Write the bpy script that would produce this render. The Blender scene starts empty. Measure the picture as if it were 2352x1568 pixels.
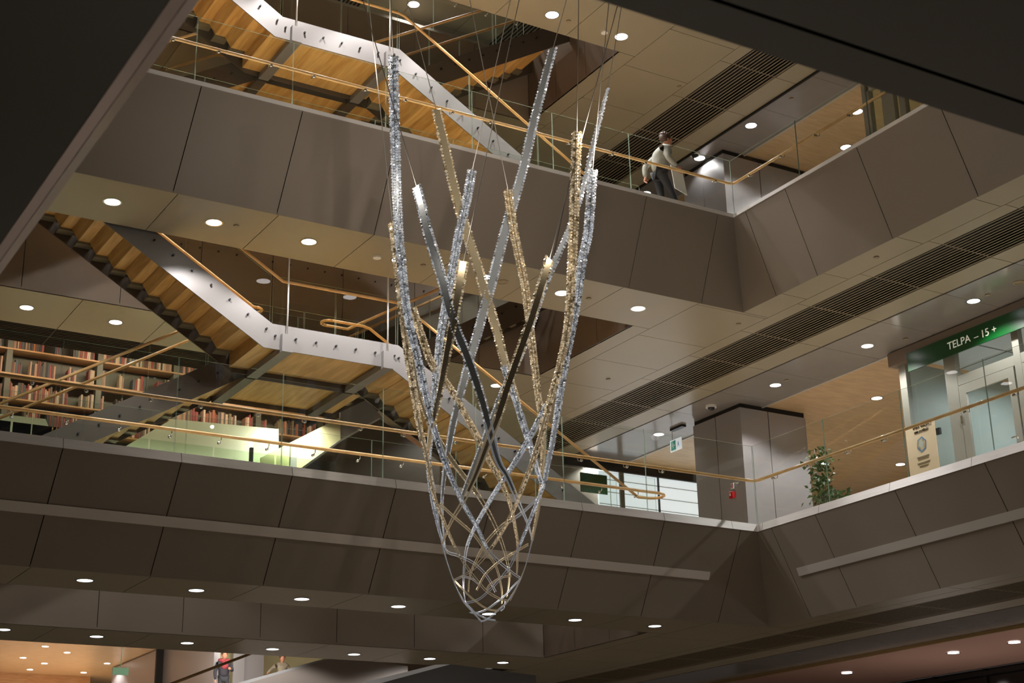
import bpy, math, random
from mathutils import Vector, Matrix, Euler
random.seed(7)
SC = bpy.context.scene
COL = SC.collection
# ------------------------------------------------------------------ camera, world, exposure
W, H = 2352, 1568
FPX = 3492.176
RM = Matrix(((0.85801587, -0.15513411, -0.48963474),
             (-0.51320799, -0.29726748, -0.8051395),
             (-0.02064788, 0.94210692, -0.33467628)))
cam_d = bpy.data.cameras.new('camera')
cam = bpy.data.objects.new('camera', cam_d); COL.objects.link(cam)
cam.matrix_world = RM.to_4x4()
cam_d.sensor_width = 36; cam_d.lens = FPX * 36 / W
cam_d.clip_end = 200; cam_d.clip_start = 0.1
cam_d.dof.use_dof = True; cam_d.dof.focus_distance = 21.0; cam_d.dof.aperture_fstop = 2.4
SC.camera = cam
wd = bpy.data.worlds.new('world'); SC.world = wd; wd.use_nodes = True
wd.node_tree.nodes['Background'].inputs[0].default_value = (1.0, 0.93, 0.88, 1)
wd.node_tree.nodes['Background'].inputs[1].default_value = 0.026
SC.view_settings.view_transform = 'Standard'; SC.view_settings.look = 'None'
SC.view_settings.gamma = 1.0; SC.view_settings.exposure = 0.0
SC.view_settings.use_curve_mapping = False
WARM = (1.0, 0.86, 0.72); WHITE = (1.0, 0.965, 0.95)
SPOT_W = 280.0; GLOW = 38.0

def ray(x, y): return RM @ Vector((x - W / 2, -(y - H / 2), -FPX))
def at(x, y, X=None, Y=None, Z=None):
    d = ray(x, y)
    t = X / d.x if X is not None else (Y / d.y if Y is not None else Z / d.z)
    return d * t

# ------------------------------------------------------------------ materials
def srgb(r, g, b):
    f = lambda c: (c / 255 / 12.92) if c / 255 <= .04045 else ((c / 255 + .055) / 1.055) ** 2.4
    return (f(r), f(g), f(b), 1)
def mat(name, col, rough=.5, metal=0., emit=None, es=0., noise=0., nscale=3., spec=.5, stretch=(1, 1, 1)):
    m = bpy.data.materials.new(name); m.use_nodes = True
    nt = m.node_tree; p = nt.nodes['Principled BSDF']
    p.inputs['Base Color'].default_value = col if len(col) == 4 else (*col, 1)
    p.inputs['Roughness'].default_value = rough; p.inputs['Metallic'].default_value = metal
    p.inputs['Specular IOR Level'].default_value = spec
    if emit: p.inputs['Emission Color'].default_value = (*emit[:3], 1); p.inputs['Emission Strength'].default_value = es
    if noise:
        tc = nt.nodes.new('ShaderNodeTexCoord'); mp = nt.nodes.new('ShaderNodeMapping'); mp.inputs['Scale'].default_value = stretch
        n = nt.nodes.new('ShaderNodeTexNoise'); n.inputs['Scale'].default_value = nscale; n.inputs['Detail'].default_value = 4
        r = nt.nodes.new('ShaderNodeValToRGB')
        c = p.inputs['Base Color'].default_value[:]
        r.color_ramp.elements[0].position = .3; r.color_ramp.elements[1].position = .7
        r.color_ramp.elements[0].color = (*[v * (1 - noise) for v in c[:3]], 1)
        r.color_ramp.elements[1].color = (*[min(1, v * (1 + noise)) for v in c[:3]], 1)
        nt.links.new(tc.outputs['Object'], mp.inputs[0]); nt.links.new(mp.outputs[0], n.inputs['Vector'])
        nt.links.new(n.outputs['Fac'], r.inputs[0]); nt.links.new(r.outputs[0], p.inputs['Base Color'])
    return m
def glass_mat(name, tint, ior=1.5, rough=0.0):
    m = bpy.data.materials.new(name); m.use_nodes = True; nt = m.node_tree; nt.nodes.clear()
    o = nt.nodes.new('ShaderNodeOutputMaterial'); mx = nt.nodes.new('ShaderNodeMixShader')
    t = nt.nodes.new('ShaderNodeBsdfTransparent'); t.inputs[0].default_value = (*tint, 1)
    g = nt.nodes.new('ShaderNodeBsdfGlossy'); g.inputs['Roughness'].default_value = rough
    fr = nt.nodes.new('ShaderNodeFresnel'); fr.inputs[0].default_value = ior
    ge = nt.nodes.new('ShaderNodeNewGeometry'); inv = nt.nodes.new('ShaderNodeMath'); inv.operation = 'SUBTRACT'; inv.inputs[0].default_value = 1
    mu = nt.nodes.new('ShaderNodeMath'); mu.operation = 'MULTIPLY'
    nt.links.new(ge.outputs['Backfacing'], inv.inputs[1]); nt.links.new(inv.outputs[0], mu.inputs[0]); nt.links.new(fr.outputs[0], mu.inputs[1])
    nt.links.new(mu.outputs[0], mx.inputs[0]); nt.links.new(t.outputs[0], mx.inputs[1]); nt.links.new(g.outputs[0], mx.inputs[2])
    nt.links.new(mx.outputs[0], o.inputs[0]); return m
def wood_mat(name, c1, c2, scale, stretch, rough=.4):
    m = bpy.data.materials.new(name); m.use_nodes = True; nt = m.node_tree; p = nt.nodes['Principled BSDF']
    p.inputs['Roughness'].default_value = rough
    tc = nt.nodes.new('ShaderNodeTexCoord'); mp = nt.nodes.new('ShaderNodeMapping'); mp.inputs['Scale'].default_value = stretch
    n = nt.nodes.new('ShaderNodeTexNoise'); n.inputs['Scale'].default_value = scale; n.inputs['Detail'].default_value = 6; n.inputs['Distortion'].default_value = .4
    r = nt.nodes.new('ShaderNodeValToRGB'); r.color_ramp.elements[0].position = .35; r.color_ramp.elements[1].position = .65
    r.color_ramp.elements[0].color = c1; r.color_ramp.elements[1].color = c2
    nt.links.new(tc.outputs['Object'], mp.inputs[0]); nt.links.new(mp.outputs[0], n.inputs['Vector'])
    nt.links.new(n.outputs['Fac'], r.inputs[0]); nt.links.new(r.outputs[0], p.inputs['Base Color']); return m
M = {}
M['panel'] = mat('panel', srgb(141, 129, 117), .5, noise=.05, nscale=.5, spec=.3)
M['panel_rim'] = mat('panel_rim', srgb(120, 105, 92), .28, noise=.06, nscale=.5)
M['soffit'] = mat('soffit', srgb(154, 144, 122), .36, noise=.04, nscale=.6)
M['gap'] = mat('gap', srgb(28, 24, 20), .8)
M['slat'] = mat('slat', srgb(150, 136, 112), .45)
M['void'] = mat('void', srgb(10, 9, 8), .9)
M['floor'] = mat('floor', srgb(205, 192, 170), .4, noise=.08)
M['trim'] = mat('trim', srgb(236, 232, 229), .35, metal=.12, noise=.05, nscale=8, stretch=(.3, .3, 4))
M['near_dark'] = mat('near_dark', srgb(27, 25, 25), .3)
M['steel'] = mat('steel', srgb(196, 194, 192), .38, metal=.15)
M['dsteel'] = mat('dsteel', srgb(84, 74, 64), .35, metal=.1, noise=.05)  # darker copy of the stair steel, shade of unlit stringers in its colour
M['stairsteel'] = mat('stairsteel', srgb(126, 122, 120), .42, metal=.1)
M['bracketgrey'] = mat('bracketgrey', srgb(120, 112, 92), .5)
M['chrome'] = mat('chrome', srgb(215, 212, 208), .15, metal=1)
M['dark'] = mat('dark', srgb(22, 22, 22), .4)
M['wood'] = wood_mat('wood', srgb(196, 148, 78), srgb(226, 182, 112), 4, (3, .3, 3), .4)
M['woodrail'] = wood_mat('woodrail', srgb(214, 166, 104), srgb(234, 190, 132), 8, (.5, .5, .5), .3)
M['woodceil'] = wood_mat('woodceil', srgb(198, 166, 126), srgb(214, 182, 142), 3, (.8, 3, 1), .35)
M['woodshelf'] = wood_mat('woodshelf', srgb(186, 138, 92), srgb(206, 158, 110), 6, (.4, 3, 3), .4)
M['pinkwood'] = wood_mat('pinkwood', srgb(196, 152, 124), srgb(212, 168, 138), 3, (.4, 1, 3), .4)
M['upright'] = mat('upright', srgb(100, 94, 78), .5)
M['glass'] = glass_mat('glass', (.955, .975, .965))
M['glass_edge'] = mat('glass_edge', srgb(150, 172, 156), .2, emit=(.55, .72, .6), es=.0)
M['glass_green'] = glass_mat('glass_green', (.87, .93, .86))
M['column'] = mat('column', srgb(160, 156, 157), .33, metal=.25)
M['white'] = mat('white', srgb(232, 230, 226), .4)
M['lamp'] = mat('lamp', (1, 1, 1), .4, emit=(1, .97, .95), es=9)
M['coollamp'] = mat('coollamp', (1, 1, 1), .4, emit=(.88, .95, 1), es=4.5)
M['roomlight'] = mat('roomlight', srgb(225, 230, 232), .5, emit=(.88, .95, 1.0), es=.72)  # wall emission stands in for the light inside the rooms
M['green'] = mat('green', srgb(0, 66, 22), .3)
M['letter'] = mat('letter', srgb(225, 225, 205), .4, emit=(.8, .8, .65), es=.25)
M['red'] = mat('red', srgb(190, 25, 30), .4)
M['leaf'] = mat('leaf', srgb(58, 84, 34), .4, noise=.3, nscale=6)
M['bark'] = mat('bark', srgb(80, 62, 44), .7)
M['soil'] = mat('soil', srgb(50, 40, 32), .9)
M['yellow'] = mat('yellow', srgb(226, 216, 168), .5)
M['palegreen'] = mat('palegreen', srgb(206, 208, 180), .3)
M['platedark'] = mat('platedark', srgb(158, 163, 167), .42, metal=.2)
M['plategold'] = mat('plategold', srgb(182, 168, 138), .45, metal=.7)
M['silver'] = mat('silver', srgb(214, 216, 222), .25, metal=.8, emit=(.85, .9, 1), es=.1)  # slight emission put in so the thin rods look bright
M['gold'] = mat('gold', srgb(214, 190, 146), .25, metal=.8, emit=(1, .84, .6), es=.1)  # same added emission for the gold rods
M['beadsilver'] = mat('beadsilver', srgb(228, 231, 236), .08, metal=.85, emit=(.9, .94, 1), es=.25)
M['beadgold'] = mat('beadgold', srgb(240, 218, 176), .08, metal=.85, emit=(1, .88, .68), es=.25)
M['wire'] = mat('wire', srgb(190, 184, 176), .3, metal=.6)
M['skin'] = mat('skin', srgb(196, 132, 104), .5)
M['hair'] = mat('hair', srgb(70, 48, 32), .6)
M['sweater'] = mat('sweater', srgb(170, 168, 160), .8, noise=.1, nscale=12)
M['trousers'] = mat('trousers', srgb(36, 36, 42), .7)
M['coat'] = mat('coat', srgb(34, 30, 40), .7)
M['scarf'] = mat('scarf', srgb(140, 48, 54), .8, noise=.4, nscale=30)
M['jacket'] = mat('jacket', srgb(140, 128, 108), .8, noise=.2, nscale=20)

# ------------------------------------------------------------------ mesh helpers
class MB:
    def __init__(s): s.v = []; s.f = []; s.m = []; s.mi = 0; s.sm = []; s.smooth = False
    def add(s, vs, fs):
        n = len(s.v); s.v += [tuple(v) for v in vs]
        for f in fs: s.f.append([i + n for i in f]); s.m.append(s.mi); s.sm.append(s.smooth)
    def hexa(s, p):  # 8 points: bottom 4 ccw then top 4
        s.add(p, [(3, 2, 1, 0), (4, 5, 6, 7), (0, 1, 5, 4), (1, 2, 6, 5), (2, 3, 7, 6), (3, 0, 4, 7)])
    def box(s, x0, x1, y0, y1, z0, z1):
        s.hexa([(x0, y0, z0), (x1, y0, z0), (x1, y1, z0), (x0, y1, z0), (x0, y0, z1), (x1, y0, z1), (x1, y1, z1), (x0, y1, z1)])
    def extr_y(s, poly, y0, y1):  # poly in xz
        n = len(poly); a = [(x, y0, z) for x, z in poly]; b = [(x, y1, z) for x, z in poly]
        s.add(a + b, [tuple(range(n)), tuple(range(2 * n - 1, n - 1, -1))] + [(i, i + n, (i + 1) % n + n, (i + 1) % n) for i in range(n)])
    def panel(s, q, t):  # quad thickened along its normal by t (backwards)
        q = [Vector(p) for p in q]; n = (q[1] - q[0]).cross(q[3] - q[0]).normalized() * t
        s.hexa([p - n for p in q] + q)
    def tube(s, pts, r, n=8, closed=False, caps=True):
        pts = [Vector(p) for p in pts]; k = len(pts); rings = []; up = None
        for i, p in enumerate(pts):
            t = (pts[min(i + 1, k - 1)] - pts[max(i - 1, 0)]).normalized()
            if up is None:
                up = Vector((0, 0, 1)) if abs(t.z) < .9 else Vector((1, 0, 0))
            a = t.cross(up).normalized(); up = a.cross(t).normalized()
            rr = r[i] if isinstance(r, (list, tuple)) else r
            rings.append([p + (a * math.cos(j * 2 * math.pi / n) + up * math.sin(j * 2 * math.pi / n)) * rr for j in range(n)])
        vs = [v for g in rings for v in g]; fs = []
        for i in range(k - 1):
            for j in range(n): fs.append((i * n + j, i * n + (j + 1) % n, (i + 1) * n + (j + 1) % n, (i + 1) * n + j))
        if caps: fs += [tuple(range(n - 1, -1, -1)), tuple((k - 1) * n + j for j in range(n))]
        s.add(vs, fs)
    def disc(s, c, r, n=24, z2=None):
        c = Vector(c); s.add([c + Vector((math.cos(a) * r, math.sin(a) * r, 0)) for a in [j * 2 * math.pi / n for j in range(n)]], [tuple(range(n - 1, -1, -1))])
    def ring(s, c, r0, r1, z0, z1, n=24):
        c = Vector(c); vs = []
        for j in range(n):
            a = j * 2 * math.pi / n; u = Vector((math.cos(a), math.sin(a), 0))
            vs += [c + u * r0 + Vector((0, 0, z0)), c + u * r1 + Vector((0, 0, z0)), c + u * r1 + Vector((0, 0, z1)), c + u * r0 + Vector((0, 0, z1))]
        fs = []
        for j in range(n):
            a = 4 * j; b = 4 * ((j + 1) % n)
            for k in range(4): fs.append((a + k, b + k, b + (k + 1) % 4, a + (k + 1) % 4))
        s.add(vs, fs)
    def ball(s, c, r, nu=12, nv=8, sc=(1, 1, 1)):
        vs = []; c = Vector(c)
        for i in range(nv + 1):
            th = math.pi * i / nv
            for j in range(nu):
                ph = 2 * math.pi * j / nu
                vs.append(c + Vector((math.sin(th) * math.cos(ph) * sc[0], math.sin(th) * math.sin(ph) * sc[1], math.cos(th) * sc[2])) * r)
        fs = [(i * nu + j, (i + 1) * nu + j, (i + 1) * nu + (j + 1) % nu, i * nu + (j + 1) % nu) for i in range(nv) for j in range(nu)]
        s.add(vs, fs)
    def build(s, name, mats, parent=None, bevel=0):
        me = bpy.data.meshes.new(name); me.from_pydata(s.v, [], s.f)
        if not isinstance(mats, (list, tuple)): mats = [mats]
        for m in mats: me.materials.append(M[m] if isinstance(m, str) else m)
        for i, p in enumerate(me.polygons): p.material_index = s.m[i]; p.use_smooth = s.sm[i]
        me.update()
        o = bpy.data.objects.new(name, me); COL.objects.link(o)
        if parent:
            o.parent = parent
            o.matrix_parent_inverse = Matrix.Translation(-wloc(parent))
        if bevel:
            b = o.modifiers.new('bevel', 'BEVEL'); b.width = bevel; b.segments = 2; b.limit_method = 'ANGLE'
        return o
LOC = {}
def wloc(o):
    p = Vector((0, 0, 0))
    while o: p += o.location; o = None if o.parent is None else None
    return p
def box(name, m, x0, x1, y0, y1, z0, z1, parent=None, bevel=0):
    b = MB(); b.box(x0, x1, y0, y1, z0, z1); return b.build(name, m, parent, bevel)
def thing(name, label, cat, loc=(0, 0, 0), group=None):
    o = bpy.data.objects.new(name, None); COL.objects.link(o); o.location = loc; o.empty_display_size = .1
    o['label'] = label; o['category'] = cat
    if group: o['group'] = group
    return o
def tag(o, label, cat, group=None, kind=None):
    o['label'] = label; o['category'] = cat
    if group: o['group'] = group
    if kind: o['kind'] = kind
    return o
def struct(o): o['kind'] = 'structure'; return o
def ord_(i): return ['first', 'second', 'third', 'fourth', 'fifth', 'sixth', 'seventh', 'eighth', 'ninth', 'tenth', 'eleventh', 'twelfth'][i]

# ------------------------------------------------------------------ main dimensions (metres, camera eye at the origin)
X0, Y0 = 16.222, 19.023             # edge of the balconies
S1, S2, S3, S4 = 3.90, 9.39, 15.0, 20.4      # soffits
F1, F2, F3 = 5.35, 10.95, 16.5               # floors
T1, T2 = 5.346, 11.0                # lower edge of the edge trims
OY0, OY1 = 20.85, 24.1              # stair opening in y
OX1 = 15.2

# fascia: sloping panels, with real gaps between panels over a dark backing
def fascia(tag_, zt, zb, s, seamsA, seamsB, xl, yn, dshift):
    b = MB(); g = .007
    xs = [xl] + [x for x in seamsA] + [X0]
    for i in range(len(xs) - 1):
        a, c = xs[i], xs[i + 1]
        ta, tc = a + g, c - g
        ba = a - dshift + g if i else a + g
        bc = (c - dshift - g) if i < len(xs) - 2 else X0 + s
        if i == len(xs) - 2: tc = c
        b.panel([(ta, Y0, zt), (tc, Y0, zt), (bc, Y0 + s, zb), (ba, Y0 + s, zb)][::-1], .03)
    o = struct(b.build('wall_fascia_left' + tag_, 'panel'))
    b = MB(); ys = [yn] + [y for y in seamsB] + [Y0]
    for i in range(len(ys) - 1):
        a, c = ys[i], ys[i + 1]; ta, tc = a + g, c - g
        ba = a - dshift + g if i else a + g
        bc = (c - dshift - g) if i < len(ys) - 2 else Y0 + s
        if i == len(ys) - 2: tc = c
        b.panel([(X0, ta, zt), (X0, tc, zt), (X0 + s, bc, zb), (X0 + s, ba, zb)], .03)
    struct(b.build('wall_fascia_right' + tag_, 'panel'))
    b = MB(); d = .05
    b.hexa([(xl, Y0 + d + s, zb + .03), (X0 + s + d, Y0 + s + d, zb + .03), (X0 + s + d, Y0 + s + d + .1, zb + .03), (xl, Y0 + s + d + .1, zb + .03),
            (xl, Y0 + d, zt), (X0 + d, Y0 + d, zt), (X0 + d, Y0 + d + .1, zt), (xl, Y0 + d + .1, zt)])
    b.hexa([(X0 + s + d, yn, zb + .03), (X0 + s + d + .1, yn, zb + .03), (X0 + s + d + .1, Y0 + s + d, zb + .03), (X0 + s + d, Y0 + s + d, zb + .03),
            (X0 + d, yn, zt), (X0 + d + .1, yn, zt), (X0 + d + .1, Y0 + d, zt), (X0 + d, Y0 + d, zt)])
    struct(b.build('wall_backing' + tag_, 'gap'))
XL, YN = 1.0, 3.0
fascia('_upper', T2, S2, .356, [3.23, 4.81, 6.38, 7.97, 9.57, 11.16, 12.77, 14.33, 15.87], [4.2, 5.9, 7.5, 9.1, 10.8, 12.4, 14.13, 15.9, 17.65, 18.7], XL, YN, .22)
fascia('_lower', T1, S1, .55, [3.23, 4.81, 6.38, 7.97, 9.57, 11.16, 12.77, 14.33, 15.87], [4.2, 5.9, 7.5, 9.1, 10.8, 12.4, 14.13, 15.87, 17.62, 18.68], XL, YN, .16)

# edge trims
def trim(i, z0, z1, back, nseam):
    b = MB(); e = .012
    b.hexa([(XL, Y0 - e, z0), (X0 - e, Y0 - e, z0), (X0 + .05, Y0 + .05, z0), (XL, Y0 + .05, z0), (XL, Y0 - e + back, z1), (X0 - e + back, Y0 - e + back, z1), (X0 + .12, Y0 + .12, z1), (XL, Y0 + .12, z1)])
    b.hexa([(X0 - e, YN, z0), (X0 + .05, YN, z0), (X0 + .05, Y0 + .05, z0), (X0 - e, Y0 - e, z0), (X0 - e + back, YN, z1), (X0 + .12, YN, z1), (X0 + .12, Y0 + .12, z1), (X0 - e + back, Y0 - e + back, z1)])
    b.mi = 1
    for x in nseam: b.add([(x - .003, Y0 - e - .001, z0), (x + .003, Y0 - e - .001, z0), (x + .003, Y0 - e + back - .001, z1), (x - .003, Y0 - e + back - .001, z1)], [(0, 1, 2, 3)])
    for y in nseam: y += 3.2; b.add([(X0 - e - .001, y - .003, z0), (X0 - e - .001, y + .003, z0), (X0 - e + back - .001, y + .003, z1), (X0 - e + back - .001, y - .003, z1)], [(0, 1, 2, 3)])
    struct(b.build('trim_%d' % i, ['trim', 'gap']))
sm = [3.23, 4.81, 6.38, 7.97, 9.57, 11.16, 12.77, 14.33, 15.7]
trim(1, T1, T1 + .135, .035, sm); trim(2, T2, T2 + .065, .0, [])
# pale raised strip on the lower fascia
b = MB()
def fl(z): return .55 * (T1 - z) / (T1 - S1)
for z0, z1 in ((4.53, 4.655),):
    e = .03
    b.hexa([(4.15 - 3.5, Y0 + fl(z0) - e, z0), (15.37, Y0 + fl(z0) - e, z0), (15.37, Y0 + fl(z0) + .005, z0), (.65, Y0 + fl(z0) + .005, z0),
            (.65, Y0 + fl(z1) - e, z1), (15.37, Y0 + fl(z1) - e, z1), (15.37, Y0 + fl(z1) + .005, z1), (.65, Y0 + fl(z1) + .005, z1)])
struct(b.build('trim_3', mat('strip', srgb(214, 204, 196), .5)))
b = MB()
b.hexa([(X0 + fl(4.53) - e, 3.5, 4.53), (X0 + fl(4.53) + .005, 3.5, 4.53), (X0 + fl(4.53) + .005, 18.42, 4.53), (X0 + fl(4.53) - e, 18.42, 4.53),
        (X0 + fl(4.655) - e, 3.5, 4.655), (X0 + fl(4.655) + .005, 3.5, 4.655), (X0 + fl(4.655) + .005, 18.42, 4.655), (X0 + fl(4.655) - e, 18.42, 4.655)])
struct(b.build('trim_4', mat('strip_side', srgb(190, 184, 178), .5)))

# ------------------------------------------------------------------ soffits: panels with gaps
def ceil_panels(name, z, s, m='soffit', top=False):
    b = MB(); g = .006; t = .04
    def P(x0, x1, y0, y1): b.box(x0 + g, x1 - g, y0 + g, y1 - g, z, z + t)
    xa = [XL, 3.1, 4.67, 6.24, 7.79, 9.35, 10.9, 12.46, 14.01, 15.6]
    y_in = Y0 + s if not top else 18.0
    for i in range(len(xa) - 1):
        P(xa[i], xa[i + 1], y_in + .0, OY0)
        if top: P(xa[i], xa[i + 1], 13.0, 18.0)
        if z < 15: P(xa[i], xa[i + 1], OY1, 25.78)
        else: P(xa[i], xa[i + 1], OY1, 29)
    P(15.2, 15.6, OY0, OY1)
    xr = X0 + s if not top else 15.6
    yb = [24.2, 22.7, 21.2, 19.45 if not top else 19.7, 18.35, 17.3, 15.6, 14, 12.4, 10.8, 9.2, 7.6, 6, 4.4, 3]
    P(15.6, 17.15, 25.6, 29); 
    for i in range(len(yb) - 1):
        hi, lo = ([25.6] + yb)[i], yb[i]
        x0 = 15.6 if (lo >= Y0 + s or top) else X0 + s
        if lo < Y0 + s < hi and not top:
            P(15.6, 17.15, Y0 + s, hi); P(X0 + s, 17.15, lo, Y0 + s)
        else: P(x0, 17.15, lo, hi)
    # border strips on both sides of the louvres, cut in lengths
    y = 3.0
    while y < 29:
        P(17.15, 17.45, y, min(29, y + 1.56)); P(18.55, 19.08, y, min(29, y + 1.56)); y += 1.56
    o = struct(b.build(name, m))
    b = MB(); b.box(XL, 15.2, Y0 + s + .2, OY0, z + .06, z + .1); b.box(XL, 17.4, OY1 + .2, 25.78 if z < 15 else 29, z + .06, z + .1)
    b.box(15.32, 17.4, OY0, 29, z + .06, z + .1); b.box(X0 + s + .2, 17.4, 3, OY0, z + .06, z + .1)
    b.box(18.5, 19.08, 3, 29, z + .06, z + .1)
    if top: b.box(XL, 17.4, 12.8, 19.5, z + .06, z + .1)
    struct(b.build('ceiling_backing', 'gap'))
    # louvre strip
    b = MB(); n = 13
    for i in range(n):
        x = 17.45 + (i + .5) * (18.55 - 17.45) / n
        b.box(x - .0095, x + .0095, 3, 29, z + .0, z + .008)
    y = 3.0
    while y < 29: b.box(17.45, 18.55, y - .006, y + .006, z + .004, z + .02); y += 1.56
    b.mi = 1; b.box(17.4, 18.6, 3, 29, z + .3, z + .32); b.box(17.42, 17.45, 3, 29, z + .04, z + .3); b.box(18.55, 18.58, 3, 29, z + .04, z + .3)
    tag(b.build('ceiling_louvre', ['slat', 'void']), {S1: 'dark slatted air louvre in the lowest soffit, lower right', S2: 'long slatted air louvre in the soffit above the middle floor', S3: 'slatted air louvre in the top soffit, above the walking person'}[z], 'air vent')
ceil_panels('ceiling', S1, .55); ceil_panels('ceiling.001', S2, .356); ceil_panels('ceiling.002', S3, .0, top=True)
# smooth soffit strip x 19.08..20.6 and timber ceiling beyond
for z in (S1, S2, S3 + .3):
    b = MB()
    for k in range(17): b.box(19.12, 20.6, 3 + 1.56 * k + .004, 3 + 1.56 * (k + 1) - .004, z, z + .04)
    b.mi = 1; b.box(19.08, 19.12, 3, 29, z + .1, z + .15)
    if z > S3: b.box(19.08, 19.12, 3, 29, z - .34, z + .1)
    struct(b.build('ceiling_smooth', [mat('softgrey', srgb(140, 134, 130), .16, noise=.03), 'gap']))
    if z > S1:
        b = MB(); b.box(20.62, 32, 3, 34, z + .02, z + .08); struct(b.build('ceiling_timber', 'woodceil'))
        struct(box('trim_5', 'steel', 20.58, 20.62, 3, 29, z - .02, z + .1))

# rims of the stair opening (level 1, 2, 3)
for k, (zs, zf) in enumerate(((S1, F1 - .02), (S2, F2 - .02), (S3, F3))):
    b = MB(); g = .006; xa = [XL, 3.4, 5.2, 6.85, 8.25, 9.6, 11.0, 12.5, 13.9, 15.2]
    for i in range(9): b.box(xa[i] + g, xa[i + 1] - g, OY1, OY1 + .04, zs, zf)
    struct(b.build('wall_rim_far', 'panel'))
    b = MB(); ya = [20.85, 21.95, 23.05, 24.1]
    for i in range(3): b.box(15.2, 15.24, ya[i] + g, ya[i + 1] - g, zs, zf)
    struct(b.build('wall_rim_right', mat('rimglossy', srgb(112, 98, 86), .2)))
    struct(box('wall_rim_near', 'panel_rim', XL, 15.2, OY0 - .04, OY0, zs + .12, zf))
    b = MB(); b.box(XL, 15.3, OY1 + .05, OY1 + .1, zs + .05, zf); b.box(15.25, 15.3, OY0, OY1 + .05, zs + .05, zf); struct(b.build('wall_backing', 'gap'))

for i in range(24):
    x = 5.45 + i * .345; b = MB(); b.tube([(x, OY1 - .02, 10.72), (x, OY1 + .002, 10.72)], .016, 8)
    tag(b.build('glass_clamp', 'dark'), 'Small round bolt head in the row along the far rim of the stair opening', 'bolt', 'bolt heads on the far rim')
# floors
for zf, zt in ((F1, 24), (F2, 24), (F3, 24)):
    b = MB(); t = .22
    b.box(XL, 15.2, Y0 + .15, OY0 - .05, zf - t, zf); b.box(15.25, X0 + .15, Y0 + .15, 29, zf - t, zf); b.box(XL, 15.2, OY1 + .1, 29, zf - t, zf)
    b.box(X0 + .15, 32, 3, 34, zf - t, zf)
    struct(b.build('floor', 'floor'))
struct(box('floor.010', 'floor', -20, 40, -12, 60, -1.75, -1.6))
# space behind the soffit of level 1 (the slab under the book wall is thin)
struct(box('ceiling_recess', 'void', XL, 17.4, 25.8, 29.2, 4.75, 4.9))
# louvre band parallel to the book wall on level 2
b = MB()
for i in range(12):
    y = 25.82 + (i + .5) * .08; b.box(XL, 13.6, y - .01, y + .01, S2 + .01, S2 + .05)
for x in (3.1, 4.67, 6.24, 7.79, 9.35, 10.9, 12.46): b.box(x - .01, x + .01, 25.78, 26.8, S2 + .015, S2 + .06)
b.mi = 1; b.box(XL, 13.6, 25.78, 26.85, S2 + .2, S2 + .24)
tag(b.build('ceiling_louvre', [mat('slatdark', srgb(60, 54, 46), .5), 'void']), 'dark slatted louvre strip above the bookcase wall behind the stairs', 'air vent')
# ceilings beyond that
struct(box('ceiling_back', 'soffit', 13.6, 17.15, 25.8, 29, S2 + .05, S2 + .08))

# ------------------------------------------------------------------ nearest slabs overhead, dark
zz = 3.956
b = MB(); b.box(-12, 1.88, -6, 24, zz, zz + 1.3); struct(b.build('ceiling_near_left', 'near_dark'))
b = MB()
for xa_, xb_, za, zb in ((1.88, 1.955, -.004, .02), (1.96, 2.04, .02, .075)):
    b.hexa([(xa_, 5.15, zz + za), (xb_, 5.15, zz + zb), (xb_, 24, zz + zb), (xa_, 24, zz + za), (xa_, 5.15, zz + .3), (xb_, 5.15, zz + .3), (xb_, 24, zz + .3), (xa_, 24, zz + .3)])
struct(b.build('trim_6', [mat('nearstrip', srgb(228, 212, 212), .25, metal=.3)]))
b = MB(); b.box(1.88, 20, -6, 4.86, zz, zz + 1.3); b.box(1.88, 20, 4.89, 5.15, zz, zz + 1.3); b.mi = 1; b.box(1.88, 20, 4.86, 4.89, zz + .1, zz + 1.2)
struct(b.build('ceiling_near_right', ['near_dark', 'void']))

# ------------------------------------------------------------------ lights: recessed downlights
def downlight(x, y, z, r, label, group, lm='lamp', power=None, spot=True, cone=132):
    t = thing('downlight', label, 'downlight', (x, y, z), group)
    b = MB(); b.ring((x, y, z), r, r + .022, -.006, .002); b.build('trim_ring', 'chrome', t)
    b = MB(); b.disc((x, y, z - .003), r); b.build('lens', lm, t)
    if spot:
        l = bpy.data.lights.new('downlight_lamp', 'SPOT'); l.energy = power or SPOT_W; l.spot_size = math.radians(cone); l.spot_blend = .35
        l.shadow_soft_size = .09; l.color = WHITE
        o = bpy.data.objects.new('lamp_light', l); COL.objects.link(o); o.location = (0, 0, -.03); o.parent = t
    return t
xs1 = [2.39, 3.95, 5.50, 7.04, 8.58, 10.14, 11.70, 13.23, 14.81]
for i, x in enumerate(xs1):
    vis = i - 2
    if vis < 0: continue
    downlight(x, 20.09, S2, .115, '%s downlight from the left in the soffit row in front of the middle stair' % ord_(vis).capitalize(), 'downlights of the middle front soffit row', power=SPOT_W if i < 7 else 110)
for i, x in enumerate(xs1[2:5]):
    downlight(x, 24.94, S2, .11, '%s downlight from the left beyond the middle stair, before the bookcase louvre' % ord_(i).capitalize(), 'downlights of the middle rear soffit row', power=40)
p = at(1140, 885, Z=S2); downlight(p.x, p.y, S2, .11, 'Downlight seen under the middle stair handrail, right of the stair opening', 'downlights of the middle rear soffit row')
for i, (px, py) in enumerate([(195, 1332), (451, 1355), (693, 1375), (915, 1392), (1123, 1409), (1321, 1423), (1504, 1437)]):
    p = at(px, py, Z=S1); downlight(p.x, p.y, S1, .105, '%s downlight from the left in the front row of the lowest soffit' % ord_(i).capitalize(), 'downlights of the lowest front soffit row', 'coollamp', power=16)
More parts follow.
